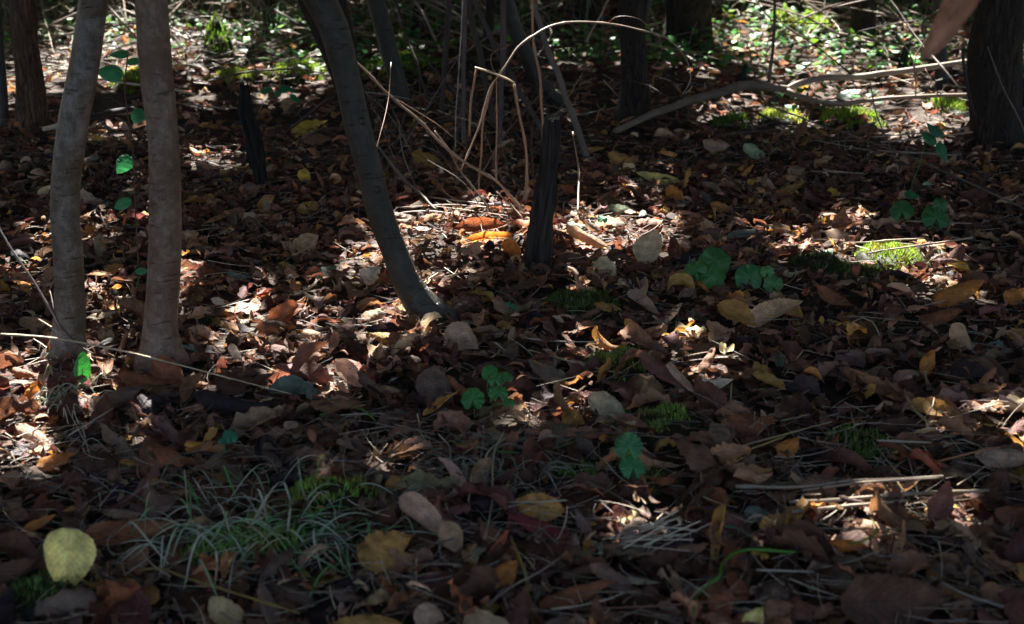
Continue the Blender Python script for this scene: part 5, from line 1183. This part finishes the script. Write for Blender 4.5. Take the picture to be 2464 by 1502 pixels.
for (px,py,Y,r) in [(158,1284,1.62,-.012),(1223,147,3.46,.03),(1246,113,3.48,.03),(1284,85,3.5,.035),(1318,65,3.52,.035),(1359,54,3.55,.035),(1420,52,3.58,.035),(1478,58,3.6,.03),(1205,174,3.45,.03),
   (1165,169,3.4,.03),(1199,181,3.4,.035),(1228,194,3.4,.03),(1144,163,3.4,.02),(854,147,2.9,.02),(939,229,3.0,.025),(985,268,3.04,.025),(1018,300,3.08,.025),(1060,338,3.1,.02),(900,190,2.95,.02),
   (128,420,2.42,.032),(120,470,2.42,.032),(118,520,2.42,.032),(120,570,2.42,.032),(132,380,2.42,.03),(146,330,2.42,.02),
   (948,520,2.62,.025),(965,570,2.62,.025),(978,610,2.62,.025),(930,470,2.62,.02),
   (136,815,2.12,.03),(40,806,2.12,.025),(250,836,2.13,.03),(350,858,2.14,.02),(70,670,2.26,.02),(30,606,2.24,.02),(1330,286,3.08,.02),
   (2070,183,4.7,.05),(2206,167,4.74,.06),(2300,150,4.78,.06),(1960,192,4.66,.05),(2104,239,4.55,.05),(2220,232,4.56,.05),(2000,250,4.55,.04),(2290,228,4.57,.05),(2090,60,4.6,.05),(2190,130,4.48,.05)]:
    p = ypt(px,py,Y); q = p - sun_vec*(p[2]/sun_vec[2]); pts3.append([q[0],q[1],r,r,1.0])
LQ = np.vstack([LQ, np.array(pts3)])
def lit(qx, qy, grow):
    best = np.full(qx.shape, -9.); 
    wob = (vnoise(qx*9+3, qy*9)-.5)*.5 + (vnoise(qx*24, qy*24+7)-.5)*.35
    fillz = vnoise(qx*17+70, qy*17)*.6 + vnoise(qx*38, qy*38+20)*.4
    for cx,cy,ax,ay,fl in LQ:
        m = (np.abs(qx-cx) < ax*1.6+grow+.05) & (np.abs(qy-cy) < ay*1.6+grow+.05)
        if not m.any(): continue
        x = qx[m]-cx; y = qy[m]-cy
        d = np.sqrt((x/(ax+grow))**2 + (y/(ay+grow))**2)
        v = 1-d + wob[m]*.55
        thr = .5+ (fl-.5)*.55
        v = np.where(fillz[m] < thr + .02 if fl < 1 else True, v, -1)
        best[m] = np.maximum(best[m], v)
    fleck0 = vnoise(qx*11+200, qy*11+90)*.7+vnoise(qx*30+10,qy*30)*.3
    best = np.where((fleck0 > .845) & (qy > 1.6), np.maximum(best, .1), best)
    return best > 0
cells = []
rngC = np.random.default_rng(99)
def canopy_pts(x0,x1,y0,y1,sp,layers,size,inner):
    for L_ in range(layers):
        gx, gy = np.meshgrid(np.arange(x0,x1,sp), np.arange(y0,y1,sp))
        qx = (gx+rngC.uniform(-.5,.5,gx.shape)*sp*1.3).ravel(); qy = (gy+rngC.uniform(-.5,.5,gx.shape)*sp*1.3).ravel()
        vis = (qy>.9)&(qy<9.8)&(np.abs(qx) < qy*.44+.6)
        k = vis if inner else ~vis; qx, qy = qx[k], qy[k]
        z = 2.1+rngC.random(len(qx))*.4 + .25*(L_%3)
        if inner: k = ~lit(qx,qy,.036); qx,qy,z = qx[k],qy[k],z[k]
        X = qx + sun_vec[0]/sun_vec[2]*z; Y = qy + sun_vec[1]/sun_vec[2]*z
        cells.append((X,Y,z,np.full(len(X),size)))
canopy_pts(-5,5,.9,9.8,.036,6,.033,True)
canopy_pts(-9,9,-2.1,16,.20,4,.17,False)  # coarse outer leaves, extent set by how much sky light gets in
X = np.concatenate([c[0] for c in cells]); Y = np.concatenate([c[1] for c in cells]); Z = np.concatenate([c[2] for c in cells]); SZ = np.concatenate([c[3] for c in cells])
tops = np.array([t[2] for t in TREES]); own = np.zeros(len(X), int); bestd = np.full(len(X), 1e9)
for i,t in enumerate(tops):
    d = (X-t[0])**2+(Y-t[1])**2; m = d < bestd; own[m]=i; bestd[m]=d[m]
for i,(e,base,tp) in enumerate(TREES):
    m = own == i
    if m.sum() < 5: continue
    n = int(m.sum()); col = np.array([(.05,.09,.03)])*np.exp(rngC.normal(0,.3,(n,1)))
    mb = MB(); blob_leaves(X[m],Y[m],Z[m], SZ[m]*rngC.uniform(.75,1.15,n), col, rngC, .55, mb)
    o = mb.obj("shade_crown", M_canopy, base, e); o.location=(0,0,0)  # leaf mass shaped to block the sun outside the chosen patches
